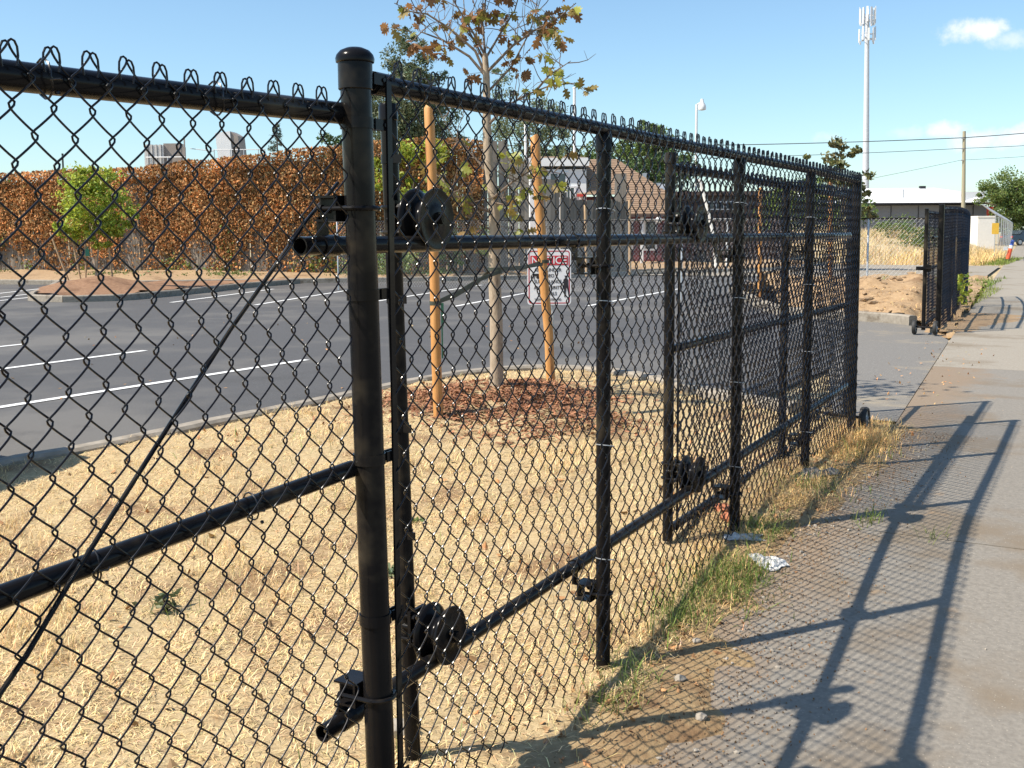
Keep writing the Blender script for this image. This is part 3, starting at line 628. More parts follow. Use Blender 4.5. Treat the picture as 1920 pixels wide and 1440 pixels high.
def tree(name, label, base, lobes, n, size, leaf, seed, cat='tree', trunk_r=.16, bark='bark2', clumps=60, cl=.33, droop=.2, aspect=.5, group=None, tmin=.55, tmax=1.3, limbs=7):
    q = np.random.default_rng(seed); t = thing(name, label, cat, base, group)
    P, cc = crown_points(lobes, n, q, clumps, cl); b = Vector(base); top = Vector(np.mean([l[:3] for l in lobes], axis=0))
    mb = MB(); mid = b.lerp(top, .5)+Vector((q.normal()*.1, q.normal()*.1, 0)); mb.tube([b, mid, top], [trunk_r, trunk_r*.75, trunk_r*.35], 8)
    part(t, 'trunk', mb, M[bark])
    mb = MB()
    for i in range(limbs):
        e = Vector(cc[q.integers(len(cc)), :3]); s = mid.lerp(top, q.uniform(0, .8)); mb.tube([s, s.lerp(e, .5)+Vector((0, 0, .1)), e], [trunk_r*.4, trunk_r*.25, trunk_r*.08], 5)
    part(t, 'limbs', mb, M[bark])
    mb = MB(); leaves(mb, P, size, q, .3, aspect, tmin, tmax, droop=droop); part(t, 'crown', mb, M[leaf], smooth=False, tint=True, kind='stuff')
    return t

# ------------------------------------------------------------------ grass, mulch and litter (stuff)
def blades(mb, x, y, z, ln, wd, lean, q, tint=(1, 1, 1), tv=.25, az=None):
    n = len(x); az = q.uniform(0, 2*PI, n) if az is None else az; d = np.stack([np.cos(az), np.sin(az), np.zeros(n)], 1); sd = np.stack([-d[:, 1], d[:, 0], np.zeros(n)], 1)
    B = np.stack([x, y, z], 1); c, s = np.cos(lean), np.sin(lean); c2, s2 = np.cos(np.minimum(lean*1.35+.25, 1.75)), np.sin(np.minimum(lean*1.35+.25, 1.75))
    l1 = (ln*.55)[:, None]; l2 = (ln*.45)[:, None]
    m = B+d*s[:, None]*l1+np.array([0, 0, 1])*c[:, None]*l1; t = m+d*s2[:, None]*l2+np.array([0, 0, 1])*c2[:, None]*l2
    w2 = sd*wd[:, None]*.5; V = np.stack([B-w2, B+w2, m-w2*.8, m+w2*.8, t], 1)
    T = np.repeat((np.array(tint)[None, :]*(1+tv*q.normal(size=(n, 1))))[:, None, :]*(1+.06*q.normal(size=(n, 1, 3))), 5, 1)
    i = np.arange(n)[:, None]*5
    mb.add(V.reshape(-1, 3), [np.concatenate([i, i+1, i+3, i+2], 1), np.concatenate([i+2, i+3, i+4], 1)]); mb.T[-1] = np.clip(T.reshape(-1, 3), .15, 1.7); return mb
q = np.random.default_rng(21); mb = MB()
def mulch_w(x, y):
    return np.exp(-(((x-mound_c[0])/.80)**2+((y-mound_c[1]+.05)/.95)**2)**1.5)+.9*np.exp(-(((x+3.2)/.62)**2+((y-6.3)/.5)**2)**1.5)
for x0, x1, y0, y1, dens in ((-4.2, -1.25, .9, 3.6, 11000), (-6.0, -4.2, 1.5, 3.6, 6000), (-5.9, -1.25, 3.6, 6.2, 7000), (-5.6, -1.3, 6.2, 9.3, 4200)):
    n = int((x1-x0)*(y1-y0)*dens); x = q.uniform(x0, x1, n); y = q.uniform(y0, y1, n)
    pt = vnoise(x, y, 2.2, 31)*.6+vnoise(x, y, 7, 32)*.4
    k = in_lawn(x, y) & (q.uniform(0, 1, n) < np.clip(.25+1.5*(pt-.22), .12, 1)*(1-.80*np.clip(mulch_w(x, y), 0, 1)))
    k &= ~((x > -1.62) & (q.uniform(0, 1, n) < np.clip((x+1.62)/.5, 0, .75)))
    x, y = x[k], y[k]; n = len(x)
    blades(mb, x, y, lawn_z(x, y)-.004, q.uniform(.025, .080, n), q.uniform(.0016, .0036, n), np.where(vnoise(x, y, 3.4, 38)+.5*vnoise(x, y, 11, 39) > .98, q.uniform(.25, 1.1, n), q.uniform(.95, 1.52, n)), q, (1, 1, 1), .34)
lawn = solo('dry_grass', mb, M['straw'], 'flattened straw coloured dry grass covering the island lawn', 'grass', kind='stuff', smooth=False, tint=True)
mb = MB()
# longer unmown straw along the fence foot and verge
n = 22000; y = q.uniform(1.6, 7.75, n); x = -1.36+q.normal(size=n)*.115; k = (vnoise(x, y, 3.2, 41)*.6+vnoise(x, y, 9, 42)*.4 > .40) & (x < -1.06) & (x > -1.75)
k &= (q.uniform(0, 1, n) < np.clip((y-2.6)/2.4, .10, 1)*.62); x, y = x[k], y[k]; n = len(x)
blades(mb, x, y, lawn_z(x, y)-.005, q.uniform(.03, .10, n), q.uniform(.0015, .0032, n), q.uniform(.3, 1.35, n), q, (1.02, .93, .78), .25)
n = 1500; y = 6.95+q.normal(size=n)*.25; x = -1.30+q.normal(size=n)*.12; k = y < 7.4; x, y = x[k], y[k]; n = len(x)
blades(mb, x, y, lawn_z(x, y)-.005, q.uniform(.05, .13, n), q.uniform(.002, .004, n), q.uniform(.2, 1.2, n), q, (1.05, .92, .72), .2)
solo('long_dry_grass', mb, M['straw'], 'longer tufty dry grass along the foot of the chain link fence', 'grass', kind='stuff', smooth=False, tint=True)
mb = MB()
for cx, cy, r, n in ((-1.31, 4.02, .17, 620), (-1.36, 3.72, .11, 300), (-1.26, 4.22, .12, 320), (-1.33, 4.78, .14, 300), (-1.33, 3.2, .09, 130), (-1.30, 2.95, .09, 90), (-1.30, 5.6, .22, 220), (-1.30, 6.6, .22, 160), (-.92, 5.15, .06, 70), (-.62, 4.99, .05, 20), (-1.55, 3.35, .1, 40),
                     (-3.1, 2.9, .07, 26), (-2.5, 3.6, .3, 40), (-3.6, 4.4, .5, 60), (-4.4, 5.2, .5, 60), (-2.4, 5.4, .5, 60), (-1.75, 2.6, .2, 30)):
    x = cx+q.normal(size=n)*r*.6; y = cy+q.normal(size=n)*r*.9; z = np.maximum(lawn_z(x, y), gn(y)+.001)
    blades(mb, x, y, z-.004, q.uniform(.03, .12, n), q.uniform(.0022, .0045, n), q.uniform(.1, 1.15, n), q, (1, 1, 1), .22)
solo('green_grass', mb, M['green_blade'], 'green grass tufts growing in the verge between fence and sidewalk', 'grass', kind='stuff', smooth=False, tint=True)
# mulch chips round the young tree
mb = MB(); n = 15000; x = -3.75+q.normal(size=n)*.78; y = 6.8+q.normal(size=n)*.72; k = in_lawn(x, y) & (q.uniform(0, 1, n) < np.clip(mulch_w(x, y)*1.5, 0, 1)*np.clip(.35+1.6*(vnoise(x, y, 4, 51)-.25), .15, 1)); x, y = x[k], y[k]; n = len(x)
C = np.stack([x, y, lawn_z(x, y)+.008], 1); Ld = rand_dirs(n, q); Ld[:, 2] *= .35; C[:, 2] += .01*np.abs(Ld[:, 2])
S = np.cross(Ld, np.array([0, 0, 1])+.5*rand_dirs(n, q)); S /= np.linalg.norm(S, axis=1)[:, None]; ln = q.uniform(.015, .055, n)[:, None]; wd = q.uniform(.003, .011, n)[:, None]
V = np.stack([C-Ld*ln-S*wd, C-Ld*ln+S*wd, C+Ld*ln+S*wd*.6, C+Ld*ln-S*wd*.6], 1); T = np.repeat((q.uniform(.45, 1.35, n)[:, None]*np.array([[1, 1, 1]]))[:, None, :], 4, 1)
mb.add(V.reshape(-1, 3), np.arange(n*4).reshape(-1, 4)); mb.T[-1] = T.reshape(-1, 3)
solo('bark_mulch', mb, M['mulch'], 'red brown bark mulch heaped around the young tree', 'mulch', kind='stuff', smooth=False, tint=True)
# fallen leaves and crumbs of stone
mb = MB(); n = 620; x = -1.36+q.normal(size=n)*.16; y = q.uniform(1.7, 7.6, n); k = x < -.98; x, y = x[k], y[k]; C = np.stack([x, y, np.maximum(lawn_z(x, y), gn(y))+.006], 1); leaves(mb, C, .03, q, 1.6, .6, .5, 1.2, .15)
n = 260; x = q.uniform(-5.2, -1.5, n); y = q.uniform(1.4, 8.6, n); k = in_lawn(x, y); x, y = x[k], y[k]; C = np.stack([x, y, lawn_z(x, y)+.012], 1); leaves(mb, C, .045, q, 1.6, .6, .6, 1.3, .15)
n = 70; x = q.uniform(-13, -5.6, n); y = q.uniform(4.5, 14, n); C = np.stack([x, y, gn(y)-.014], 1)[(x < np.interp(y, [4, 7.7, 8, 20], [-6, -5.5, -5.5, -5])-.1)]; leaves(mb, C, .05, q, 2.5, .5, .7, 1.6, .15)
n = 90; x = q.uniform(-1.9, -1.0, n); y = q.uniform(8.0, 14, n); C = np.stack([x, y, np.full(n, g(9)+.005)], 1); leaves(mb, C, .035, q, 2.5, .5, .7, 1.6, .15)
n = 5200; y = q.uniform(1.6, 7.6, n); x = -1.05+q.normal(size=n)*.17+.10*(vnoise(y, y*0, 1.5, 44)-.5); k = (x > -1.5) & (x < -.45); x, y = x[k], y[k]; C = np.stack([x, y, np.maximum(lawn_z(x, y), gn(y))+.003], 1); leaves(mb, C, .010, q, 2.0, .6, .22, .75, .08)
solo('fallen_leaves', mb, M['litter'], 'scattered fallen brown leaves on the lawn and verge', 'leaves', kind='stuff', smooth=False, tint=True)
mb = MB()
for i in range(420):
    x = -1.16+abs(rnd.gauss(0, .13)) if i < 300 else rnd.uniform(-1.1, .8); y = rnd.uniform(2.0, 7.6) if i < 300 else rnd.uniform(2.4, 9); s = rnd.uniform(.003, .010) if i < 300 else rnd.uniform(.002, .006)
    mb.ico((x, y, g(y)+s*.3), (s, s*rnd.uniform(.7, 1.2), s*.7), i, .3, 1)
solo('gravel', mb, M['rock'], 'small stone crumbs scattered over the sidewalk edge', 'gravel', kind='stuff', smooth=False)
# rocks, rubbish
for i, (x, y, s, lab, mt) in enumerate(((-1.78, 2.50, .042, 'tan stone at the foot of the slender roller post', 'rock'), (-1.17, 3.24, .017, 'small pale stone on the dirt beside the second post', 'rock'), (-1.22, 3.55, .014, 'small grey stone lying in the shadowed verge', 'rock'), (-1.02, 3.02, .016, 'pale stone on the dirt edge near the shadow of the thick post', 'rock'),
                                        (-1.50, 4.84, .040, 'reddish brick lump under the gate beside the third post', 'brick'), (-1.58, 4.98, .035, 'smaller reddish brick fragment under the gate', 'brick'))):
    mb = MB(); zt = float(lawn_z(x, y)); mb.ico((x, y, max(zt, g(y))+s*.45), (s*1.2, s, s*.75), 60+i, .18, 2); solo('stone' if mt == 'rock' else 'brick_fragment', mb, M[mt], lab, 'stone' if mt == 'rock' else 'brick', (x, y, zt), smooth=False)
def crumple(name, label, cx, cy, sx, sy, h, mat, seed, rz=0):
    r = np.random.default_rng(seed); n = 22; a = np.linspace(-1, 1, n); X, Y = np.meshgrid(a, a); ang = np.arctan2(Y, X); R = np.sqrt(X**2+Y**2)
    n_ = vnoise(X, Y, 2.3, seed)*.6+np.abs(vnoise(X, Y, 4.6, seed+1)-.5)*1.1; Z = h*n_*np.clip(1.25-R, .12, 1); Xs = X*sx*(1+.18*np.sin(3*ang+seed)); Ys = Y*sy*(1+.22*np.sin(2*ang+1.7*seed))
    c, s = math.cos(rz), math.sin(rz); x = cx+Xs*c-Ys*s; y = cy+Xs*s+Ys*c; z = np.maximum(lawn_z(x, y), gn(y))+.004+Z
    V = np.stack([x, y, z], -1).reshape(-1, 3); V2 = V.copy(); V2[:, 2] -= .003; F = np.array([(j*n+i, j*n+i+1, (j+1)*n+i+1, (j+1)*n+i) for j in range(n-1) for i in range(n-1)])
    mb = MB(); mb.add(V, F); mb.add(V2, F[:, ::-1]); solo(name, mb, mat, label, 'litter', (cx, cy, g(cy)))
crumple('plastic_bag', 'crumpled pale plastic bag on the sidewalk edge', -1.19, 4.40, .075, .052, .045, M['paper'], 3, -.75)
crumple('paper_scrap', 'flat whitish paper scrap in the grass under the fence', -1.37, 4.62, .085, .040, .030, M['paper'], 5, .5)
crumple('cloth_rag', 'dark grey rag lying in the verge by the fourth post', -1.34, 5.86, .14, .055, .075, M['darkrag'], 8, .9)
# small weeds
def weed(x, y, h, n, label, seed, leaf='leaf_olive'):
    q2 = np.random.default_rng(seed); t = thing('weed', label, 'plant', (x, y, float(lawn_z(x, y))), 'broad leaved weeds in the lawn'); b = Vector(t.location)
    mb = MB(); C = np.array([(b.x+q2.normal()*h*.5, b.y+q2.normal()*h*.5, b.z+q2.uniform(.2, 1)*h) for _ in range(n)]); leaves(mb, C, .045, q2, 1.0, .6, .6, 1.2); part(t, 'leaves', mb, M[leaf], smooth=False, tint=True)
    mb = MB()
    for c in C[:8]: mb.tube([b, Vector(c)], .0015, 4)
    part(t, 'stems', mb, M['green_blade'])
weed(-3.15, 2.88, .07, 34, 'grey green weed in the dry lawn left of the diagonal rod', 1); weed(-2.55, 3.55, .04, 16, 'little weed in the dry lawn beneath the mid rail', 2); weed(-2.9, 4.2, .04, 14, 'sparse weed in the dry lawn in front of the mulch', 3, 'leaf_mid')

# ------------------------------------------------------------------ young tree, stakes, ties
oak = thing('young_tree', 'young staked tree with turning yellow and brown lobed leaves on the mulch mound', 'tree', (-4.04, 7.02, .25))
mb = MB(); tp = [(-4.04, 7.02, .20), (-4.035, 7.03, .34), (-4.03, 7.03, .49), (-4.03, 7.03, .85), (-4.04, 7.02, 1.26), (-4.03, 7.03, 1.50), (-4.04, 7.02, 1.78), (-4.07, 7.00, 2.06), (-4.08, 7.00, 2.32), (-4.08, 7.00, 2.67), (-4.09, 7.00, 2.84)]
mb.tube(tp, [.064, .058, .052, .049, .047, .046, .040, .036, .032, .026, .021], 14); part(oak, 'trunk', mb, M['bark'])
BR = [[(-4.08, 7.00, 2.67), (-4.15, 6.96, 2.86), (-4.31, 6.87, 3.02), (-4.46, 6.79, 3.13), (-4.57, 6.73, 3.15), (-4.67, 6.67, 3.21)], [(-4.09, 7.0, 2.83), (-4.13, 6.9, 2.98), (-4.24, 6.80, 3.21), (-4.34, 6.74, 3.5)],
      [(-4.09, 7.0, 2.84), (-4.15, 7.07, 3.09), (-4.14, 7.10, 3.25), (-4.15, 7.12, 3.7)], [(-4.09, 7.0, 2.80), (-4.06, 7.20, 3.03), (-3.99, 7.28, 3.19), (-3.92, 7.34, 3.5)], [(-4.08, 7.0, 2.70), (-3.86, 7.01, 2.88), (-3.73, 7.08, 2.98), (-3.55, 7.18, 3.09), (-3.45, 7.23, 3.18)],
      [(-4.08, 7.0, 2.31), (-3.90, 6.98, 2.44), (-3.78, 7.05, 2.52), (-3.62, 7.14, 2.59), (-3.42, 7.25, 2.61)], [(-3.72, 7.08, 2.54), (-3.58, 7.05, 2.65), (-3.44, 7.12, 2.75)], [(-4.04, 7.0, 1.77), (-3.77, 6.83, 1.88), (-3.64, 6.90, 1.97), (-3.47, 7.00, 1.94)],
      [(-4.04, 7.0, 1.66), (-4.11, 6.87, 1.72), (-4.20, 6.82, 1.76), (-4.32, 6.75, 1.90)], [(-4.06, 7.0, 1.95), (-4.23, 7.03, 2.11), (-4.35, 6.96, 2.23), (-4.47, 6.90, 2.49)], [(-4.08, 7.00, 2.67), (-4.19, 6.94, 2.82), (-4.36, 6.84, 2.94), (-4.50, 6.77, 3.00), (-4.57, 6.73, 2.92)],
      [(-4.03, 7.03, 1.52), (-4.13, 6.97, 1.58), (-4.24, 6.91, 1.66)], [(-4.04, 7.0, 1.74), (-3.89, 6.99, 1.72), (-3.78, 7.05, 1.81)], [(-4.08, 7, 2.55), (-3.95, 7.15, 2.75), (-3.82, 7.2, 3.0), (-3.76, 7.3, 3.3)], [(-4.08, 7, 2.6), (-4.2, 7.15, 2.85), (-4.32, 7.1, 3.1), (-4.4, 7.2, 3.4)]]
# where leaves sit: (branch, from, to, clusters, leaves per cluster, palette)
LF = [(0, .45, 1, 6, 4, 0), (1, .3, .8, 5, 4, 0), (2, .3, .9, 9, 6, 0), (3, .25, .9, 7, 6, 0), (4, .4, 1, 8, 6, 0), (5, .72, 1, 5, 5, 2), (6, .2, 1, 3, 4, 2), (10, .45, 1, 8, 6, 1), (7, .15, 1, 9, 5, 2), (8, .3, 1, 5, 5, 2), (9, .15, .8, 4, 4, 2), (11, .4, 1, 5, 4, 2), (12, .4, 1, 4, 4, 2), (13, .2, .9, 6, 6, 1), (14, .3, .9, 5, 5, 1)]
def lobed(seed, s):
    q2 = random.Random(seed); half = [(0, 0), (.05, .04), (.05, .16), (.22, .20), (.26, .30), (.12, .38), (.32, .48), (.36, .60), (.17, .64), (.28, .78), (.24, .86), (.10, .84), (.05, .97)]
    mb = MB(); V = []
    for x, y in half+[(0, 1.0)]+[(-x, y) for x, y in half[1:][::-1]]:
        x *= q2.uniform(.85, 1.15); V.append((x*s, y*s, -abs(x)*s*.35-.25*s*y*y))
    n = len(V); mid = [(0, s*t, -.25*s*t*t+.02*s) for t in (.2, .45, .7)]
    F = [np.arange(n)]; mb.add(V, F); return mb
leaf_me = [lobed(i, .088).mesh('leaf', M[m], smooth=False) for i, m in enumerate(('leaf_oak', 'leaf_oak2', 'leaf_oak3', 'leaf_oak', 'leaf_oak2', 'leaf_oak3'))]
pal = {0: [0, 1, 1, 3, 4, 2], 1: [1, 4, 0, 4], 2: [2, 5, 0, 3, 5]}
oq = random.Random(5); nleaf = 0; twigs = MB(); more = MB(); more2 = MB(); more3 = MB(); limb = MB()
def along(P, t):
    P = [Vector(p) for p in P]; k = t*(len(P)-1); i = min(int(k), len(P)-2); return P[i].lerp(P[i+1], k-i)
for P in BR:
    m = len(P); r = .012 if len(P) > 4 else .010; limb.tube(P, [r*(1-.75*i/(m-1)) for i in range(m)], 7)
    for _ in range(7):                                   # bare twigs
        a = along(P, oq.uniform(.25, 1)); d = Vector((oq.gauss(0, 1), oq.gauss(0, 1), oq.gauss(.7, .6))).normalized()*oq.uniform(.10, .34); j = lambda: Vector((oq.gauss(0, .012), oq.gauss(0, .012), oq.gauss(.01, .012))); b = a+d*.35+j(); c_ = a+d*.7+j()+Vector((0, 0, .015)); twigs.tube([a, b, c_, a+d+Vector((0, 0, .05))], [.0042, .0034, .0026, .0014], 5)
        if oq.random() < .6: e_ = c_+Vector((oq.gauss(0, .07), oq.gauss(0, .07), oq.gauss(.04, .04))); twigs.tube([c_, e_], [.0022, .0012], 4)
part(oak, 'branches', limb, M['twig'])
for bi, t0, t1, nc, nl, p in LF:
    for c in range(nc):
        a = along(BR[bi], oq.uniform(t0, t1)); e = a+Vector((oq.gauss(0, .10), oq.gauss(0, .10), oq.gauss(.02, .09))); twigs.tube([a, a.lerp(e, .5)+Vector((0, 0, .015)), e], [.003, .0024, .0014], 5)
        for k in range(nl):
            d = Vector((oq.gauss(0, 1), oq.gauss(0, 1), oq.gauss(-.25, .7))).normalized(); s = oq.uniform(.7, 1.3); el = d.to_track_quat('Y', 'Z').to_euler(); el.rotate_axis('Y', oq.uniform(-1.6, 1.6)); ix = oq.choice(pal[p])
            if nleaf >= 296:
                R3 = np.array(el.to_matrix())*s; V0 = lobed(ix, .088).V[0]; (more if ix in (0, 3) else more2 if ix in (1, 4) else more3).add(V0 @ R3.T + np.array(e+d*.012), [np.arange(len(V0))]); continue
            o = bpy.data.objects.new('leaf', leaf_me[ix]); COL.objects.link(o); o.parent = oak
            o.location = e+d*.012-Vector(oak.location); o.rotation_euler = el
            o.scale = (s, s, s); nleaf += 1
for i in range(420):                                     # the top of the crown, above the frame
    P = BR[oq.choice((1, 2, 3, 13, 14))]; a = Vector(P[-1])+Vector((oq.gauss(0, .28), oq.gauss(0, .28), abs(oq.gauss(.25, .3))+.05)); el = Vector((oq.gauss(0, 1), oq.gauss(0, 1), oq.gauss(-.2, .7))).to_track_quat('Y', 'Z').to_matrix()
    V0 = lobed(i % 6, .092).V[0]; (more, more2, more3)[i % 3].add(V0 @ np.array(el).T + np.array(a), [np.arange(len(V0))])
for P in BR[1:4]+BR[13:]:
    a = Vector(P[-1]); b = Vector(P[-2]); twigs.tube([a, a+(a-b)*1.2, a+(a-b)*2+Vector((oq.gauss(0, .1), 0, 0))], [.004, .003, .0015], 5)
for mm, ml in ((more, 'leaf_oak'), (more2, 'leaf_oak2'), (more3, 'leaf_oak3')): part(oak, 'foliage', mm, M[ml], smooth=False, kind='stuff')
part(oak, 'twigs', twigs, M['twig'], kind='stuff')
def stake(label, a, b, r, mat='stake', grp=None):
    a, b = Vector(a), Vector(b); mb = MB(); d = (b-a).normalized(); n = 9
    P = [a.lerp(b, i/(n-1))+Vector((rnd.gauss(0, .002), rnd.gauss(0, .002), 0)) for i in range(n)]; mb.tube(P+[b+d*.006], [r*rnd.uniform(.97, 1.03) for _ in P]+[r*.85], 14)
    return solo('tree_stake', mb, M[mat], label, 'stake', tuple(a), grp)
stake('tall orange brown stake left of the young tree trunk', (-3.955, 6.09, .12), (-3.985, 6.08, 2.345), .034); stake('orange brown stake in front of the notice sign', (-4.11, 8.13, .10), (-4.235, 8.06, 2.315), .040)
def strap(label, P, wdt, seed):
    mb = MB(); V = []; F = []
    for i, p in enumerate(P): V += [(p[0], p[1], p[2]-wdt/2), (p[0]+.004, p[1]+.002, p[2]-wdt/2), (p[0]+.004, p[1]+.002, p[2]+wdt/2), (p[0], p[1], p[2]+wdt/2)]
    F = [np.array([(i*4+c, i*4+(c+1) % 4, i*4+4+(c+1) % 4, i*4+4+c) for i in range(len(P)-1) for c in range(4)]), np.arange(4), np.arange(4)+4*(len(P)-1)]
    mb.add(V, F); return mb
def loop(cx, cy, z, r, a0, a1, n=10): return [(cx+r*math.cos(t), cy+r*math.sin(t), z) for t in np.linspace(a0, a1, n)]
mb = strap('', [(-3.966, 6.13, 1.05), (-4.0, 6.45, 1.10), (-4.02, 6.75, 1.17), (-3.985, 6.985, 1.22)]+loop(-4.035, 7.02, 1.22, .053, -.8, 3.6)+[(-4.03, 6.75, 1.15), (-4.01, 6.4, 1.07)]+loop(-3.97, 6.09, 1.04, .038, 2.2, 6.6), .028, 1)
solo('tree_tie', mb, M['strap'], 'dark strap tying the trunk to the tall left stake', 'strap', (-4, 6.5, 1.1))
mb = strap('', [(-4.16, 8.05, 1.25), (-4.09, 7.6, 1.24), (-4.00, 7.07, 1.24)]+loop(-4.035, 7.02, 1.24, .054, .9, -3.6)+[(-4.11, 7.6, 1.23), (-4.20, 8.07, 1.26)]+loop(-4.17, 8.09, 1.27, .044, 3.2, -1.4), .028, 2)
solo('tree_tie', mb, M['strap'], 'dark strap tying the trunk to the stake before the notice sign', 'strap', (-4.1, 7.5, 1.2))
mb = MB(); mb.box((-3.928, 6.115, .96), (.018, .006, .16), .5); mb.box((-3.935, 6.12, .78), (.010, .006, .24), .5); solo('plant_tag', mb, M['tag'], 'narrow green plant tag hanging on the tall left stake', 'tag', (-3.93, 6.11, .9), smooth=False)

# ------------------------------------------------------------------ notice sign
sgn_rz = math.atan2(.19, .34)
sg = thing('notice_sign', 'white and red video surveillance notice sign on a thin post behind a stake', 'sign', (-4.31, 8.47, .1), rz=sgn_rz)
W2, Z0, Z1 = .195, .775, 1.268
mb = MB(); mb.tube([(.03, .022, -.15), (.03, .022, 1.25)], .014, 12); part(sg, 'post', mb, M['galv'])
def rrect(wd, z0, z1, r, y0, y1):
    P = []
    for cx, cz, a in ((wd-r, z0+r, -PI/2), (wd-r, z1-r, 0), (-wd+r, z1-r, PI/2), (-wd+r, z0+r, PI)):
        P += [(cx+r*math.cos(a+t), cz+r*math.sin(a+t)) for t in np.linspace(0, PI/2, 6)]
    n = len(P); mb = MB(); mb.add([(x, y0, z) for x, z in P]+[(x, y1, z) for x, z in P], [np.arange(n), np.arange(n)[::-1]+n, np.array([(i, i+n, (i+1) % n+n, (i+1) % n) for i in range(n)])]); return mb
pl = part(sg, 'panel', rrect(W2, Z0, Z1, .03, -.002, .002), M['signwhite'], smooth=False)
def border(wd, z0, z1, r, t):
    a = rrect(wd, z0, z1, r, 0, 0); b = rrect(wd-t, z0+t, z1-t, r*.8, 0, 0); A = a.V[0][:24].copy(); B = b.V[0][:24].copy(); A[:, 1] = B[:, 1] = -.0035
    return MB().add(np.concatenate([A, B]), np.array([(i, (i+1) % 24, (i+1) % 24+24, i+24) for i in range(24)]))
part(pl, 'border', border(W2-.012, Z0+.012, Z1-.012, .025, .008), M['signred'], smooth=False)
part(pl, 'red_band', rrect(W2-.028, 1.128, 1.212, .008, -.0045, -.0025), M['signred'], smooth=False)
def text(parent, body, cx, cz, size, mat, sx=1., y=-.0055, rot=None):
    cu = bpy.data.curves.new('txt', 'FONT'); cu.body = body; cu.size = size; cu.align_x = 'CENTER'; cu.align_y = 'CENTER'; cu.extrude = .0004; cu.offset = size*.012
    ob = bpy.data.objects.new('txt', cu); COL.objects.link(ob); dg = bpy.context.evaluated_depsgraph_get(); me = bpy.data.meshes.new_from_object(ob.evaluated_get(dg)); bpy.data.objects.remove(ob)
    me.transform(Matrix.Translation((cx, y, cz)) @ Matrix.Rotation(PI/2, 4, 'X') @ Matrix.Diagonal((sx, 1, 1, 1))); me.materials.clear(); me.materials.append(mat)
    return link('lettering', me, parent)
text(pl, 'NOTICE', 0, 1.168, .088, M['signwhite'], .98, -.0062)
for s, z, sz, k in (('AREA UNDER', 1.085, .042, .95), ('VIDEO', 1.033, .042, .95), ('SURVEILLANCE', .981, .042, .86), ('AND SECURITY', .927, .042, .86), ('PATROLS', .874, .042, .92), ('TRESPASSERS PROSECUTED', .822, .025, .78)):
    text(pl, s, -.012, z, sz, M['signblack'], k, -.004)
mb = MB()                                              # camera emblem and guard figure
mb.box((-.112, -.004, 1.042), (.058, .002, .022), 0); mb.box((-.078, -.004, 1.042), (.012, .002, .014)); mb.box((-.135, -.004, 1.018), (.008, .002, .030)); mb.lathe([(0, -.001), (.014, -.001), (.014, .001), (0, .001)], (-.100, -.0045, 1.020), (0, 1, 0), 14)
part(pl, 'camera_emblem', mb, M['signblack'], smooth=False)
mb = MB(); gx = .148; P = [(-.013, 0), (-.018, .085), (-.020, .12), (-.022, .155), (-.010, .168), (.010, .168), (.022, .155), (.020, .12), (.030, .05), (.034, .0), (.026, .0), (.012, .075), (.004, .085), (-.004, .0)]
mb.add([(gx+x, -.0045, .842+z) for x, z in P], np.arange(len(P))); mb.lathe([(0, -.001), (.0085, -.001), (.0085, .001), (0, .001)], (gx, -.0045, 1.022), (0, 1, 0), 12); mb.box((gx, -.0045, 1.031), (.024, .002, .006))
part(pl, 'guard_emblem', mb, M['signblack'], smooth=False)

# ------------------------------------------------------------------ wooden fences and the dead ivy
IV = [(-40.0, 21.0, 3.45), (-32.4, 23.2, 3.53), (-26.8, 24.5, 3.62), (-23.5, 25.0, 3.86), (-20.55, 26.35, 4.13), (-17.6, 28.5, 4.40), (-17.0, 28.92, 4.25)]
def seg_at(P, s):
    Ls = [0]
    for a, b in zip(P, P[1:]): Ls.append(Ls[-1]+math.hypot(b[0]-a[0], b[1]-a[1]))
    return [np.interp(s, Ls, [p[i] for p in P]) for i in range(3)], Ls[-1]
def plank_fence(label, P, wid, th, jit, seed, gapz=.25):
    t = thing('wooden_fence', label, 'fence', (P[0][0], P[0][1], 0)); q2 = random.Random(seed); tot = seg_at(P, 0)[1]; n = int(tot/wid); base = MB(); base.box((0, 0, .5), (wid-.012, th, 1)); me = base.mesh('plank', M['plank'], smooth=False)
    for i in range(n):
        (x, y, z), _ = seg_at(P, (i+.5)*wid); (x2, y2, _), _ = seg_at(P, (i+.9)*wid); o = bpy.data.objects.new('plank', me); COL.objects.link(o); o.parent = t
        o.location = (x-P[0][0]+q2.uniform(-.012, .012), y-P[0][1]+q2.uniform(-.012, .012), gapz+q2.uniform(-.03, .02)); o.scale = (1, 1, z-gapz+q2.uniform(-jit, jit)); o.rotation_euler = (0, 0, math.atan2(y2-y, x2-x))
    mb = MB(); off = .06
    for zf in (.18, .5, .85): mb.tube([(p[0]-.03, p[1]+off, .2+(p[2]-.2)*zf) for p in P], .04, 4)
    part(t, 'back_rails', mb, M['plank']); return t
plank_fence('long grey plank fence buried under dead brown ivy', [(x, y, z-.22) for x, y, z in IV], .17, .03, .05, 3)
plank_fence('tall weathered grey plank fence right of the ivy, behind the young tree', [(-17.2, 28.9, 4.35), (-16.4, 29.33, 4.42), (-16.25, 29.41, 3.80), (-15.67, 29.73, 3.80)], .16, .03, .03, 4)
plank_fence('lower dark grey plank fence below the white gabled house', [(-15.6, 29.8, 3.3), (-15.0, 30.3, 3.15), (-14.9, 30.6, 2.62), (-14.45, 32.0, 2.60), (-13.95, 33.4, 2.60)], .15, .03, .03, 5)
plank_fence('pair of tall grey boards standing at the end of the low fence', [(-14.35, 33.0, 3.5), (-13.95, 33.22, 3.5)], .21, .04, .02, 6)
q = np.random.default_rng(77); tot = seg_at(IV, 0)[1]
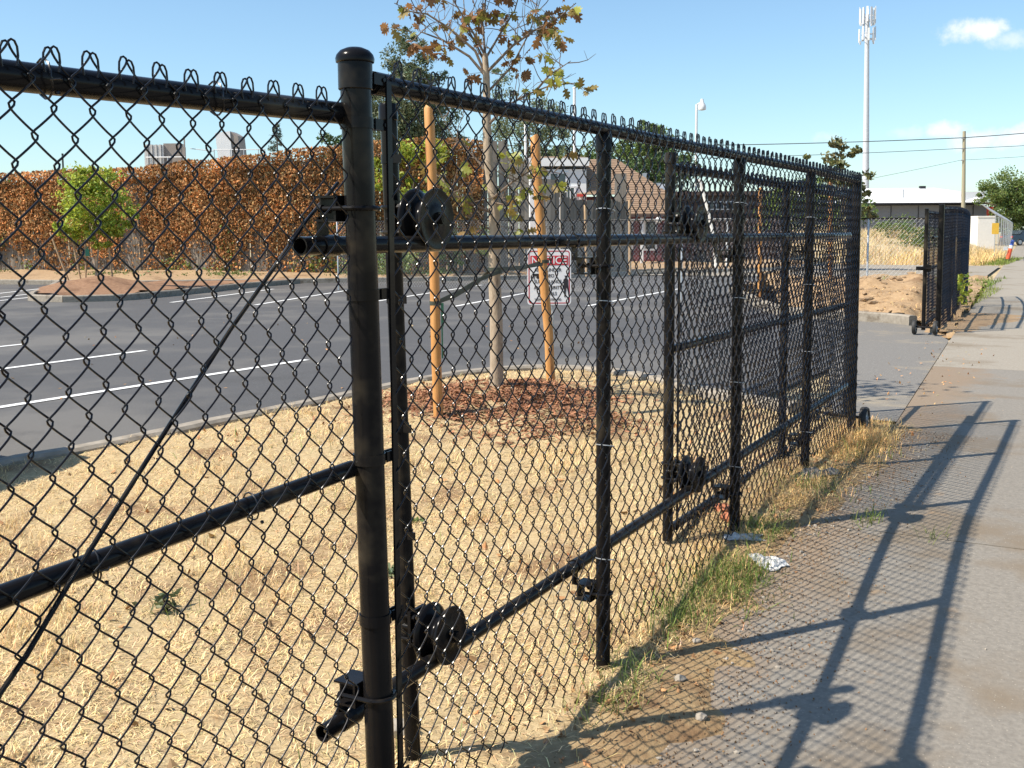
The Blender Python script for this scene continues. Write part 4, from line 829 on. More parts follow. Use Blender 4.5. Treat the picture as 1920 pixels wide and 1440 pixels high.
def ivy_pts(n, fn):
    s = q.uniform(0, tot, n); v = q.uniform(0, 1.03, n); k = q.uniform(0, 1, n) < fn(s, v); s, v = s[k], v[k]
    px = np.interp(s, IVL, [p[0] for p in IV]); py = np.interp(s, IVL, [p[1] for p in IV]); pz = np.interp(s, IVL, [p[2] for p in IV]); th = .10+.30*vnoise(s, v*4, 1.3, 61)*(.4+.6*v)+.12*np.exp(-((v-.97)/.06)**2)
    off = q.uniform(.25, 1, len(s))*th; zt = .25+(pz-.25)*v+.12*(vnoise(s, s*0, 1.5, 62)-.5)*(v > .8)
    return np.stack([px+off*.45, py-off*.9, zt], 1)
IVL = [0]
for a, b in zip(IV, IV[1:]): IVL.append(IVL[-1]+math.hypot(b[0]-a[0], b[1]-a[1]))
def d_dead(s, v):
    c = vnoise(s, v*1.2, 1.1, 63); hang = vnoise(s, s*0, 1.7, 64); low = .34*hang+.02
    return np.clip((v-low)/.16, .24, 1)*np.clip((c+.62*v-.24)*3.5, .13, 1)*np.where((np.abs(s-13.0) < .38) & (v < .9), .2, 1)
def d_green(s, v):
    c = vnoise(s, v*2.2, .9, 65); top = vnoise(s, v*2, .45, 66); return np.where(v < .45, np.clip((c-.50)*5, 0, .85)*(1-v), np.clip((top-.80)*3, 0, .30))
mb = MB(); IP = ivy_pts(105000, d_dead); leaves(mb, IP, .098, q, -.1, .62, .35, 1.45, .14, droop=.9, face=(.5, -1.0, .2)); kk = (.55+.9*vnoise(IP[:, 0]-IP[:, 1]*.3, IP[:, 2], .9, 67)*vnoise(IP[:, 0], IP[:, 2]*1.5, 2.3, 68)+.25*vnoise(IP[:, 0], IP[:, 2], 5, 69))[:, None]; mb.T[-1] *= np.repeat(np.clip(kk, .4, 1.4), 4, 0)*np.array([1.12, 1.12, 1.15]); solo('dead_ivy', mb, M['ivy_dead'], 'mass of dead brown ivy hanging over the long plank fence', 'ivy', kind='stuff', smooth=False, tint=True)
mb = MB(); leaves(mb, ivy_pts(26000, d_green), .10, q, 0, .7, .6, 1.3, .12, droop=.4, face=(.5, -1, .2)); solo('green_ivy', mb, M['ivy_green'], 'patches of living green ivy low on the long plank fence', 'ivy', kind='stuff', smooth=False, tint=True)
# thin stems on the bare boards
mb = MB()
for i in range(170):
    s = q.uniform(0, tot); x, y, z = seg_at(IV, s)[0]; mb.tube([(x+.03, y-.07, .3), (x+.05+q.normal()*.08, y-.09, 1.2), (x+q.normal()*.2, y-.09, q.uniform(1.8, 3.2))], .008, 4)
solo('ivy_stems', mb, M['twig'], 'bare ivy stems climbing the long plank fence', 'ivy', kind='stuff')
# yellow green bush spilling over the fence end, and ground weeds at the fence foot
tree('bush', 'yellow green bush growing beside the fence end, behind the tall left stake', (-18.6, 27.4, .3), [(-18.9, 27.0, 3.4, .8, .5, .9), (-18.4, 27.2, 2.4, .7, .5, .8), (-18.0, 27.5, 3.9, .5, .4, .5)], 2600, .14, 'leaf_lime', 91, 'bush', .05, clumps=40, cl=.5)
tree('bush', 'green climbing bush low on the plank fence behind the slender roller post', (-18.9, 26.6, .3), [(-18.9, 26.7, .8, .7, .35, .55), (-17.6, 27.7, 1.0, .55, .3, .8), (-16.6, 28.4, 1.1, .35, .3, .8)], 2300, .10, 'ivy_green', 92, 'bush', .03, clumps=50, cl=.45)
mb = MB(); C = []
for i in range(2600):
    s = q.uniform(0, tot); x, y, z = seg_at(IV, s)[0]; kk = vnoise(np.array([s]), np.array([0.]), 1.0, 71)[0]
    if kk > .45: C.append((x+.2+abs(q.normal())*.35, y-.3-abs(q.normal())*.6, .34+abs(q.normal())*.10*kk))
leaves(mb, np.array(C), .10, q, .8, .5); solo('ground_weeds', mb, M['leaf_mid'], 'low green weeds along the foot of the ivy fence', 'weeds', kind='stuff', smooth=False, tint=True)

# far planted tree with four stakes on its mound
tree('planted_tree', 'small lime green tree with thin stakes in front of the ivy fence', (-21.45, 17.84, .5), [(-21.45, 17.84, 2.4, .74, .74, .78), (-21.85, 17.6, 2.0, .48, .48, .5), (-21.0, 18.1, 2.05, .5, .5, .5), (-21.45, 17.84, 2.85, .35, .35, .38), (-22.1, 17.5, 1.6, .35, .35, .25), (-21.3, 17.9, 1.5, .4, .35, .3)], 5600, .115, 'leaf_lime', 93, 'tree', .028, 'bark', clumps=90, cl=.35, limbs=12)
for lab, a, b in (('leftmost thin stake by the lime green tree', (-22.02, 17.52, .42), (-22.38, 17.33, 1.62)), ('second thin stake from the left by the lime green tree', (-21.77, 17.66, .45), (-21.95, 17.6, 1.5)), ('upright thin stake nearest the lime green trunk', (-21.66, 17.71, .44), (-21.64, 17.74, 1.45)), ('rightmost leaning stake by the lime green tree', (-21.09, 18.04, .40), (-21.20, 18.0, 1.85))):
    stake(lab, a, b, .022, 'stake2', 'thin stakes round the lime green tree')
mb = MB(); mb.box((-21.56, 17.72, 1.14), (.10, .03, .17), .4); mb.box((-21.56, 17.72, 1.25), (.02, .02, .06), .4); solo('watering_tag', mb, M['tag'], 'bright green tag hanging on the lime green tree', 'tag', (-21.56, 17.72, 1.1), smooth=False)
for lab, a, b in (('pinkish thin stake before the low plank fence', (-13.96, 29.99, .2), (-14.0, 29.97, 2.38)), ('tan stake right of the low plank fence', (-13.18, 31.57, .2), (-13.2, 31.55, 2.56))): stake(lab, a, b, .045, 'stake2')

# ------------------------------------------------------------------ houses
# (built square to the street behind; local x runs right, local y away)
hz = yaw
def place(depth, right=0.0): p = f0*depth+r0*right; return (p.x, p.y, 0)
house = thing('house', 'white gabled house with a brown shingle roof behind the plank fences', 'house', place(40), rz=hz)
mb = MB(); mb.box((1.75, 2.5, 1.95), (2.1, 5, 3.9)); part(house, 'wall', mb, M['white'], smooth=False)
mb = MB(); mb.prism([(.55, -.10), (2.85, -.10), (2.85, 5), (.55, 5)], 4.02, 4.10)
mb.box((1.7, -.12, 4.16), (2.4, .10, .30)); part(house, 'fascia', mb, M['white'], smooth=False)
mb = MB(); mb.add([(.55, -.12, 4.32), (2.85, -.12, 4.32), (2.6, 2.5, 4.55), (.8, 2.5, 4.55)], np.arange(4)); mb.box((1.7, 1.3, 4.2), (2.0, 2.2, .22)); part(house, 'gable_roof', mb, M['shingle'], smooth=False)
for x, z, wd, hh in ((1.75, 3.30, .62, .95), (2.2, 2.9, .35, .7)):
    mb = MB(); 
    for dx, dzz, a, b in ((-wd/2, 0, .07, hh), (wd/2, 0, .07, hh), (0, hh/2, wd+.14, .07), (0, -hh/2, wd+.14, .07), (0, 0, .035, hh)): mb.box((x+dx, -.02, z+dzz), (a, .05, b))
    wnd = part(house, 'window', mb, M['white'], smooth=False); gl = MB(); gl.box((x, .0, z), (wd, .02, hh)); part(wnd, 'pane', gl, M['glass'], smooth=False)
mb = MB(); mb.box((4.2, 2.8, 1.45), (3.6, 4.6, 2.9)); part(house, 'side_wall', mb, M['redwall'], smooth=False)
def courses(mb, x0, x1, x0t, x1t, y0, z0, y1, z1, n):
    for i in range(n):
        a, b = i/n, (i+1)/n; xa0 = x0+(x0t-x0)*a; xa1 = x1+(x1t-x1)*a; xb0 = x0+(x0t-x0)*b; xb1 = x1+(x1t-x1)*b; ya, yb = y0+(y1-y0)*a, y0+(y1-y0)*b; za, zb = z0+(z1-z0)*a, z0+(z1-z0)*b
        mb.add([(xa0, ya, za), (xa1, ya, za), (xa1, ya, za+.035), (xa0, ya, za+.035), (xb0, yb, zb+.008), (xb1, yb, zb+.008)], [np.array([(0, 1, 2, 3)]), np.array([(3, 2, 5, 4)])])
    return mb
part(house, 'roof', courses(MB(), 2.45, 5.9, 2.45, 4.1, -.1, 2.95, 1.9, 4.38, 16), M['shingle'], smooth=False)
part(house, 'porch_roof', courses(MB(), 3.9, 5.78, 3.9, 5.78, -1.2, 2.20, .0, 2.98, 10), M['shingle'], smooth=False)
mb = MB(); mb.box((2.62, -.14, 2.93), (.34, .07, .09)); mb.box((2.75, -.2, 2.6), (.14, .2, .24)); part(house, 'gutter', mb, M['red'], smooth=False, kind='stuff')
mb = MB(); mb.box((4.84, -1.22, 2.15), (1.9, .05, .10)); part(house, 'eave_board', mb, M['brownwall'], smooth=False)
for x in (4.05, 4.75, 5.72):
    mb = MB(); mb.box((x, -1.05, 1.1), (.10, .10, 2.12)); part(house, 'porch_post', mb, M['red'] if x > 5 else M['white'], smooth=False)
for x in (4.35, 5.25):
    mb = MB(); 
    for dx, dzz, a, b in ((-.22, 0, .07, 1.1), (.22, 0, .07, 1.1), (0, .55, .5, .07), (0, -.55, .5, .07)): mb.box((x+dx, .48, 1.45+dzz), (a, .05, b))
    wnd = part(house, 'window', mb, M['white'], smooth=False); gl = MB(); gl.box((x, .492, 1.45), (.42, .02, 1.05)); part(wnd, 'pane', gl, M['glass'], smooth=False)
mb = MB(); mb.box((5.25, 1.2, 3.35), (.9, .5, .14)); mb.box((5.12, 1.2, 3.6), (.16, .2, .40)); part(house, 'roof_vent', mb, M['galv'], smooth=False)
mb = MB(); mb.lathe([(0, 0), (.23, 0), (.23, .5), (0, .5)], (5.55, .4, 3.12), (1, 0, 0), 16); part(house, 'roof_duct', mb, M['galv'])
h2 = thing('building', 'long dark brown building seen through the gate mesh', 'building', place(43), rz=hz)
mb = MB(); mb.box((8.6, 3, 1.5), (5.2, 6, 3.0)); part(h2, 'wall', mb, M['brownwall'], smooth=False)
mb = MB(); mb.box((8.6, 3, 3.08), (5.6, 6.5, .16)); part(h2, 'roof', mb, M['brownwall'], smooth=False)
for x in (7.95, 8.35, 8.75, 9.15):
    mb = MB(); mb.box((x, -.02, 2.6), (.34, .06, .34)); wnd = part(h2, 'window', mb, M['white'], smooth=False); gl = MB(); gl.box((x, -.035, 2.6), (.27, .05, .26)); part(wnd, 'pane', gl, M['glass'], smooth=False)
mb = MB(); mb.box((6.9, -.03, 1.1), (.9, .06, 2.0)); part(h2, 'door', mb, M['redwall'], smooth=False)
mb = MB(); mb.tube([(-16.94, 32.91, 1.97), (-11.31, 36.03, 1.97)], .032, 8); rail = solo('barrier_pole', mb, M['white'], 'long thin white horizontal pole in front of the plank fence and house', 'pole', (-14, 34, 1.97))
mb = MB(); mb.ico((-13.48, 34.83, 1.97), (.11, .11, .11), 1, 0, 2); part(rail, 'ball', mb, M['white'])
for t in (.02, .98):
    mb = MB(); mb.tube([(-16.94+5.63*t, 32.93+3.12*t, .1), (-16.94+5.63*t, 32.93+3.12*t, 1.95)], .03, 8); part(rail, 'support', mb, M['white'])
mb = MB(); mb.tube([place(36, 6.30)[:2]+(3.3,), place(36, 6.55)[:2]+(2.5,), place(36, 6.85)[:2]+(1.2,), place(36, 6.9)[:2]+(.1,)], .07, 8); solo('leaning_post', mb, M['offwhite'], 'pale leaning post left of the third fence post', 'post', place(36, 6.9))

# distant low building with white roof
wb = thing('commercial_building', 'low blue grey building with a big white roof behind the dry field', 'building', place(110), rz=hz)
mb = MB(); mb.box((38.6, 10, 2.1), (20.2, 20, 4.2)); part(wb, 'wall', mb, M['greywall'], smooth=False)
mb = MB(); mb.box((49.1, 8, 2.0), (.8, 16, 4.0)); part(wb, 'end_wall', mb, M['red'], smooth=False, label='red end wall')
mb = MB(); mb.box((38.4, 9.4, 4.36), (20.9, 21, .16)); part(wb, 'eave', mb, M['signblack'], smooth=False)
mb = MB(); mb.add([(28, -.6, 4.45), (48.2, -.6, 4.45), (47.4, .2, 5.4), (45.2, 5, 6.15), (28, 5, 6.15)], np.arange(5)); mb.add([(28, 5, 6.15), (45.2, 5, 6.15), (48, 19, 4.5), (28, 19, 4.5)], np.arange(4)); mb.add([(48.2, -.6, 4.45), (48.4, 14, 4.45), (45.2, 5, 6.15), (47.4, .2, 5.4)], np.arange(4)); part(wb, 'roof', mb, M['whiteroof'], smooth=False)
mb = MB(); mb.box((47.2, .5, 5.0), (2.5, 1.2, 1.1)); part(wb, 'parapet', mb, M['whiteroof'], smooth=False)
mb = MB(); mb.lathe([(0, 5), (.07, 5), (.07, 5.75), (.10, 5.78), (.10, 5.85), (0, 5.9)], (40.5, 1.0, 0), k=10); part(wb, 'roof_vent', mb, M['galv']); mb = MB(); mb.box((43.8, 4.6, 6.2), (.6, .4, .3)); part(wb, 'roof_box', mb, M['signblack'], smooth=False)
for i in range(7):
    mb = MB(); mb.box((30.5+i*2.8, -.03, 2.1), (.06, .06, 4.1)); part(wb, 'panel_joint', mb, M['signblack'], smooth=False)
mb = MB(); mb.box((49.1, -.03, 1.6), (.5, .06, 1.6)); part(wb, 'window', mb, M['glass'], smooth=False)
mb = MB(); mb.box((0, 0, 1.35), (1.35, 1.35, 2.5)); mb.box((0, 0, 2.66), (1.42, 1.42, .12)); p0 = place(86, 37.8); pil = solo('gate_pillar', mb, M['offwhite'], 'square white pillar beyond the far black fence', 'pillar', (0, 0, 0), smooth=False); pil.location = p0; pil.rotation_euler = (0, 0, hz)

# temporary galvanised fence panels along the far sidewalk
tpl = None; ORD = 'first second third fourth fifth sixth seventh eighth ninth tenth eleventh twelfth'.split()
T0, T1 = Vector((-4.35, 53.0, .15)), Vector((-8.6, 128.0, .15)); NT = 12
for i in range(NT):
    a = T0.lerp(T1, i/NT); b = T0.lerp(T1, (i+.97)/NT); Ln = (b-a).length; rz = math.atan2((b-a).y, (b-a).x)
    lab = ('nearest galvanised temporary fence panel, with the yellow sign' if i == 0 else f'galvanised temporary fence panel, {ORD[i]} from the near end of the far sidewalk row')
    if tpl is None:
        tpl = thing('temporary_fence', lab, 'fence', tuple(a), 'temporary fence panels by the far sidewalk', rz if rz else .001)
        mb = MB()
        for z in (.1, 2.1): mb.tube([(0, 0, z), (Ln, 0, z)], .02, 6)
        for x in (0, Ln): mb.tube([(x, 0, 0), (x, 0, 2.15)], .016, 6)
        part(tpl, 'frame', mb, M['galv'])
        mb = MB()
        for x in np.arange(.3, Ln, .9): mb.tube([(x, 0, .1), (x, 0, 2.1)], .0025, 3)
        for z in np.arange(.3, 2.1, .3): mb.tube([(0, 0, z), (Ln, 0, z)], .003, 3)
        part(tpl, 'wire_infill', mb, M['galv'], kind='stuff')
        for x in (0, Ln): mb = MB(); mb.tube([(x, 0, 2.12), (x, .55, 2.55)], .04, 6); part(tpl, 'outrigger', mb, M['galv'])
    else: copy_tree(tpl, tuple(a), rz, lab)
mb = MB(); mb.box((0, 0, 0), (.30, .02, .50)); ys_ = solo('warning_sign', mb, M['yellow'], 'plain yellow board hung on the nearest temporary fence panel', 'sign', (0, 0, 0), smooth=False); ys_.location = (-4.33, 52.86, 1.62); ys_.rotation_euler = (0, 0, hz-.1)
dl = thing('traffic_delineator', 'leaning orange red delineator post with white band and blue top by the far sidewalk', 'delineator', (-3.85, 53.8, .15))
b0, b1 = Vector((-3.86, 53.86, .16)), Vector((-3.66, 53.93, 1.12))
def on(t): return b0.lerp(b1, t)
mb = MB(); mb.tube([on(.03), on(.58)], [.10, .085], 12); part(dl, 'tube', mb, M['cone']); mb = MB(); mb.tube([on(.58), on(.72)], .086, 12); part(dl, 'band', mb, M['white']); mb = MB(); mb.tube([on(.72), on(.98)], [.088, .07], 12); part(dl, 'cap', mb, M['blue'])
mb = MB(); mb.lathe([(0, .15), (.22, .15), (.20, .20), (.10, .23), (0, .23)], (-3.86, 53.86, 0), k=14); part(dl, 'base', mb, M['rubber']); mb = MB(); mb.box((-3.95, 53.7, .72), (.18, .02, .16), hz); part(dl, 'tag', mb, M['white'], smooth=False)

def car(name, label, loc, rz, mat):
    t = thing(name, label, 'car', loc, rz=rz)
    side = [(-2.1, .35), (-2.15, .75), (-1.95, .95), (-1.25, 1.02), (-.75, 1.42), (.85, 1.46), (1.55, 1.02), (2.05, .9), (2.15, .6), (2.1, .35)]
    mb = MB(); n = len(side); Wd = lambda z: .86 if z < 1.0 else .86-(z-1.0)*.38
    V = [(x, -Wd(z), z) for x, z in side]+[(x, Wd(z), z) for x, z in side]
    mb.add(V, [np.arange(n)[::-1], np.arange(n)+n, np.array([(i, i+n, (i+1) % n+n, (i+1) % n)[::-1] for i in range(n)])]); part(t, 'body', mb, mat, smooth=True, angle=25)
    for s in (-1, 1):
        mb = MB(); mb.add([(x, s*(.872-max(0, (z-1.0))*.38), z) for x, z in ((-1.15, 1.05), (-.70, 1.37), (.80, 1.40), (1.40, 1.05))], np.arange(4)); part(t, 'side_window', mb, M['glass'], smooth=False)
        for x in (-1.35, 1.35):
            mb = MB(); mb.lathe([(0, -.1), (.2, -.1), (.30, -.1), (.32, -.06), (.32, .06), (.30, .1), (0, .1)], (x, s*.80, .32), (0, 1, 0), 20); wl = part(t, 'wheel', mb, M['rubber']); mb = MB(); mb.lathe([(0, 0), (.2, 0), (.2, .012), (0, .02)], (x, s*.80+s*.1, .32), (0, s, 0), 14); part(wl, 'rim', mb, M['galv'])
    for x, z0, x1, z1 in ((-1.27, 1.05, -.80, 1.40), (1.50, 1.06, .92, 1.44)):
        dx = .02*(-1 if x < 0 else 1); mb = MB(); mb.add([(x+dx, -.74, z0), (x1+dx, -.62, z1), (x1+dx, .62, z1), (x+dx, .74, z0)], np.arange(4)); part(t, 'windscreen', mb, M['glass'], smooth=False)
    for s in (-1, 1):
        mb = MB(); mb.box((2.10, s*.6, .75), (.10, .3, .13)); part(t, 'headlight', mb, M['white'], smooth=False); mb = MB(); mb.box((-2.10, s*.65, .82), (.10, .25, .15)); part(t, 'tail_light', mb, M['red'], smooth=False)
    return t
car('parked_car', 'dark blue car far off at the end of the sidewalk', (-6.6, 112, .15), yaw+.3, M['car'])
car('parked_car', 'silver car parked at the left edge of the lot beside the island kerb', (-6.62, 1.88, -.02), PI/2, M['car2'])

# ------------------------------------------------------------------ tower, poles, lines
tw = thing('cell_tower', 'tall grey monopole cell tower with two antenna rings', 'tower', (-35.3, 186.2, 0))
tx, ty = -35.7, 186.0
mb = MB(); mb.tube([(-35.2, 186.3, 0), (-35.75, 186.0, 37)], [.62, .34], 20); part(tw, 'mast', mb, M['tower'])
for zc, nb, rr, hh in ((36.6, 12, 1.25, 2.7), (33.6, 9, 1.3, 2.2)):
    mb = MB()
    for k in range(3):
        a0_, a1_ = 2*PI*k/3+.4, 2*PI*(k+1)/3+.4; P1 = (tx+rr*math.cos(a0_), ty+rr*math.sin(a0_)); P2 = (tx+rr*math.cos(a1_), ty+rr*math.sin(a1_))
        for dz in (-.5, .4): mb.tube([(*P1, zc+dz), (*P2, zc+dz)], .05, 6)
        mb.tube([(tx, ty, zc-.3), (*P1, zc-.3)], .06, 6)
    part(tw, 'antenna_frame', mb, M['tower'])
    for k in range(nb):
        t = 2*PI*(k+.3)/nb; x, y = tx+rr*1.0*math.cos(t), ty+rr*1.0*math.sin(t); mb = MB(); mb.box((x, y, zc+.2+(.25 if k % 3 == 0 else 0)), (.16, .30, hh*(.9 if k % 2 else 1)), t); part(tw, 'antenna', mb, M['white'] if k % 2 else M['tower'], smooth=False)
    mb = MB()
    for k in range(4): t = 2*PI*k/4+.2; mb.box((tx+rr*.8*math.cos(t), ty+rr*.8*math.sin(t), zc-1.0), (.28, .2, .5), t)
    part(tw, 'radio_units', mb, M['tower'], smooth=False)
up = thing('utility_pole', 'plain wooden utility pole carrying the overhead lines at the right', 'pole', (-10.55, 97.0, 0))
mb = MB(); mb.tube([(-10.4, 97.1, 0), (-10.6, 97.0, 9.8)], [.19, .13], 12); part(up, 'pole', mb, M['polewood'])
for z in (9.2, 8.35, 7.4):
    mb = MB(); mb.tube([(-10.75, 96.75, z), (-10.45, 97.0, z)], .05, 6); part(up, 'insulator', mb, M['galv'])
def wire(label, P, r):
    a, b, c = Vector(P[0]), Vector(P[1]), Vector(P[2]); pts = []
    for s, e, n, sag in ((a, b, 14, .6), (b, c, 14, .5)):
        for i in range(n): t = i/n; pts.append(s.lerp(e, t)-Vector((0, 0, sag*4*t*(1-t)*.5)))
    mb = MB(); mb.tube(pts+[c], r, 6); solo('overhead_line', mb, M['cable'], label, 'cable', tuple(b))
wire('upper thick overhead line running to the utility pole top', ((-46, 77, 8.9), (-10.72, 96.8, 9.25), (8, 107, 11.4)), .036); wire('middle overhead line below the thick one', ((-46, 77, 7.7), (-10.72, 96.8, 8.38), (8, 107, 9.9)), .024); wire('lowest faint overhead line sloping up to the utility pole', ((-40, 80, 1.7), (-10.72, 96.8, 7.42), (8, 107, 9.2)), .015)
lp = thing('street_lamp', 'white street lamp with a round hooded head rising over the gate', 'street lamp', (-16.7, 47.9, 0))
mb = MB(); mb.tube([(-16.7, 47.9, 0), (-16.72, 47.9, 7.42)], [.075, .05], 10); part(lp, 'pole', mb, M['white']); mb = MB(); mb.tube([(-16.72, 47.9, 7.38), (-16.62, 47.95, 7.46), (-16.5, 48.02, 7.46)], .035, 8); part(lp, 'arm', mb, M['white'])
mb = MB(); mb.lathe([(0, 7.66), (.06, 7.66), (.09, 7.50), (.17, 7.38), (.19, 7.25), (.17, 7.16), (0, 7.13)], (-16.5, 48.02, 0), k=16); part(lp, 'lamp_head', mb, M['white'])
for lab, a, h, r in (('tall plain white pole rising behind the young tree branches', (-18.18, 37.94), 7.1, .055), ('slender white pole left of the house roof', (-20.79, 38.78), 5.9, .05), ('thin dark mast far behind the ivy fence at left', (-50.85, 40.42), 6.1, .05)):
    mb = MB(); mb.tube([(*a, 0), (*a, h)], r, 10); mb.lathe([(0, h), (r*1.25, h), (r*1.25, h+.05), (0, h+.07)], (*a, 0), k=10); solo('mast_pole', mb, M['white'] if 'white' in lab else M['cable'], lab, 'pole', (*a, 0))
# two sheet metal hoppers with railings behind the ivy fence
hp = thing('hopper', 'ribbed grey sheet metal hopper showing above the ivy at left', 'hopper', place(48), rz=hz)
xx = lambda px: (px-960)*.024
mb = MB()
for i in range(9): mb.box((xx(287+i*4), 0, 2.7+.02*(i % 2)), (.075, .5+.06*(i % 2), 5.7))
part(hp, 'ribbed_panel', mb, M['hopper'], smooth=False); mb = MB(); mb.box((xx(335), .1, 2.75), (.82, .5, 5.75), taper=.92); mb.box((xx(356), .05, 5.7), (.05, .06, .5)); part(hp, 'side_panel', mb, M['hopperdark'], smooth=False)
mb = MB()
for x in (300, 330, 360): mb.tube([(xx(x), -.4, 3.5), (xx(x), -.4, 5.0)], .025, 6)
mb.tube([(xx(290), -.4, 5.0), (xx(362), -.4, 5.0)], .025, 6); part(hp, 'railing', mb, M['galv'])
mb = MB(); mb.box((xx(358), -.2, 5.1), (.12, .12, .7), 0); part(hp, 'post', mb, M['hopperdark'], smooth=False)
h3 = thing('hopper', 'tilted white hopper with dark slanted side behind the ivy fence', 'hopper', place(48.5), rz=hz)
P = [(xx(425), 2.0), (xx(446), 2.0), (xx(436), 6.2), (xx(408), 6.12)]; mb = MB(); mb.add([(x, 0, z) for x, z in P]+[(x+.1, .9, z) for x, z in P], [np.arange(4), np.arange(4)[::-1]+4, np.array([(i, i+4, (i+1) % 4+4, (i+1) % 4) for i in range(4)])]); part(h3, 'chute', mb, M['white'], smooth=False)
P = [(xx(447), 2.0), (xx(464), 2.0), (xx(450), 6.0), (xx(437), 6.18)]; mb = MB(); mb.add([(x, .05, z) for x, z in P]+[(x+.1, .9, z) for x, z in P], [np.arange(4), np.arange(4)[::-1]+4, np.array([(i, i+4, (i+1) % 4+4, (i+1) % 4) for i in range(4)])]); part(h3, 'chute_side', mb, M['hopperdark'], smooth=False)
mb = MB()
for z in (4.9, 5.35): mb.tube([(xx(408), -.4, z), (xx(505), -.4, z)], .02, 6)
for x in (410, 440, 465, 492, 504): mb.tube([(xx(x), -.4, 3.5), (xx(x), -.4, 5.37)], .02, 6)
mb.tube([(xx(365), -.3, 5.42), (xx(408), -.3, 5.30)], .02, 6); part(h3, 'railing', mb, M['galv'])

# ------------------------------------------------------------------ background trees
tree('evergreen_tree', 'tall olive green tree rising behind the ivy fence, left of the young tree', (-25.6, 38.4, 0), [(-26.3, 38.0, 7.2, 1.65, 1.5, 1.5), (-26.9, 37.7, 6.0, 1.45, 1.3, 1.3), (-25.4, 38.5, 6.3, 1.4, 1.2, 1.3), (-26.1, 38.1, 8.9, 1.1, 1, 1.15), (-25.5, 38.4, 8.3, 1.0, .8, .9), (-26.0, 38.1, 9.9, .5, .5, .5), (-27.4, 37.4, 7.3, .7, .6, .6), (-25.0, 38.7, 5.0, 1.4, 1, 1.1), (-26.8, 37.7, 4.8, 1.5, 1, 1.0)], 24000, .17, 'leaf_olive', 101, trunk_r=.18, clumps=230, cl=.30, droop=.5, aspect=.38)
tree('evergreen_tree', 'greyish green airy tree behind the young tree crown', (-22.0, 40.4, 0), [(-22.0, 40.4, 5.6, 1.3, 1.0, 1.2), (-21.2, 40.8, 6.4, .9, .9, .9), (-20.6, 41.2, 5.4, 1.0, .9, 1.0), (-22.5, 40.1, 7.7, .7, .7, .8), (-21.8, 40.4, 4.4, 1.4, 1, .9)], 8200, .16, 'leaf_olive', 102, trunk_r=.13, clumps=110, cl=.34, droop=.6, aspect=.35, tmin=.8, tmax=1.5)
q = np.random.default_rng(103); ct = thing('conifer', 'thin sparse conifer tip above the ivy fence, left of the thick post', 'tree', (-40.4, 46.2, 0)); mb = MB(); mb.tube([(-40.4, 46.2, 0), (-40.4, 46.2, 7.8)], [.14, .02], 8); part(ct, 'trunk', mb, M['bark2'])
mb = MB(); C = []
for i in range(46):
    z = 3.2+4.5*(i/46)**.9; R = 1.5*(1-(z-3.0)/5.0); a = q.uniform(0, 2*PI); e = Vector((-40.4+R*math.cos(a), 46.2+R*math.sin(a), z-.12*R)); mb.tube([(-40.4, 46.2, z), e], [.02, .006], 4)
    C += [tuple(Vector((-40.4, 46.2, z)).lerp(e, q.uniform(.25, 1))+Vector(q.normal(size=3)*.05)) for _ in range(46)]
part(ct, 'limbs', mb, M['bark2']); mb = MB(); leaves(mb, np.array(C), .16, q, 0, .25); part(ct, 'crown', mb, M['needle'], smooth=False, tint=True, kind='stuff')
tree('bush', 'dark green bush peeking over the ivy left of the thick post', (-27.7, 35, 0), [(-27.7, 35, 5.1, .65, .6, .6), (-27.2, 35.2, 4.6, .7, .6, .6)], 1800, .16, 'leaf_dark', 104, 'bush', .08, clumps=30, cl=.45)
tree('broadleaf_tree', 'bright green tree behind the house roof', (-19.6, 48.6, 0), [(-19.6, 48.6, 5.7, 1.0, 1.0, .9), (-19.0, 49.0, 5.9, .9, .9, .8), (-20.3, 48.2, 4.9, 1.1, 1.0, .8), (-18.5, 49.2, 5.0, .9, .9, .8), (-19.4, 48.7, 6.8, .4, .4, .5)], 6000, .18, 'leaf_mid', 105, trunk_r=.15, clumps=90, cl=.36)
tree('broadleaf_tree', 'dark shadowy tree right behind the brown roof', (-18.6, 46.5, 0), [(-19.0, 46.2, 4.0, 1.5, 1.0, .9), (-17.6, 46.9, 4.2, 1.0, 1.0, 1.0), (-20.3, 45.6, 4.5, 1.3, 1, .7)], 6500, .18, 'leaf_dark', 106, trunk_r=.15, clumps=90, cl=.4)
tree('broadleaf_tree', 'green tree filling the gap behind the white gable', (-22.2, 44.5, 0), [(-22.0, 44.6, 4.6, 1.6, 1.0, .9), (-21.0, 45.2, 4.9, 1.2, 1, .7)], 4200, .18, 'leaf_mid', 107, trunk_r=.12, clumps=60, cl=.42)
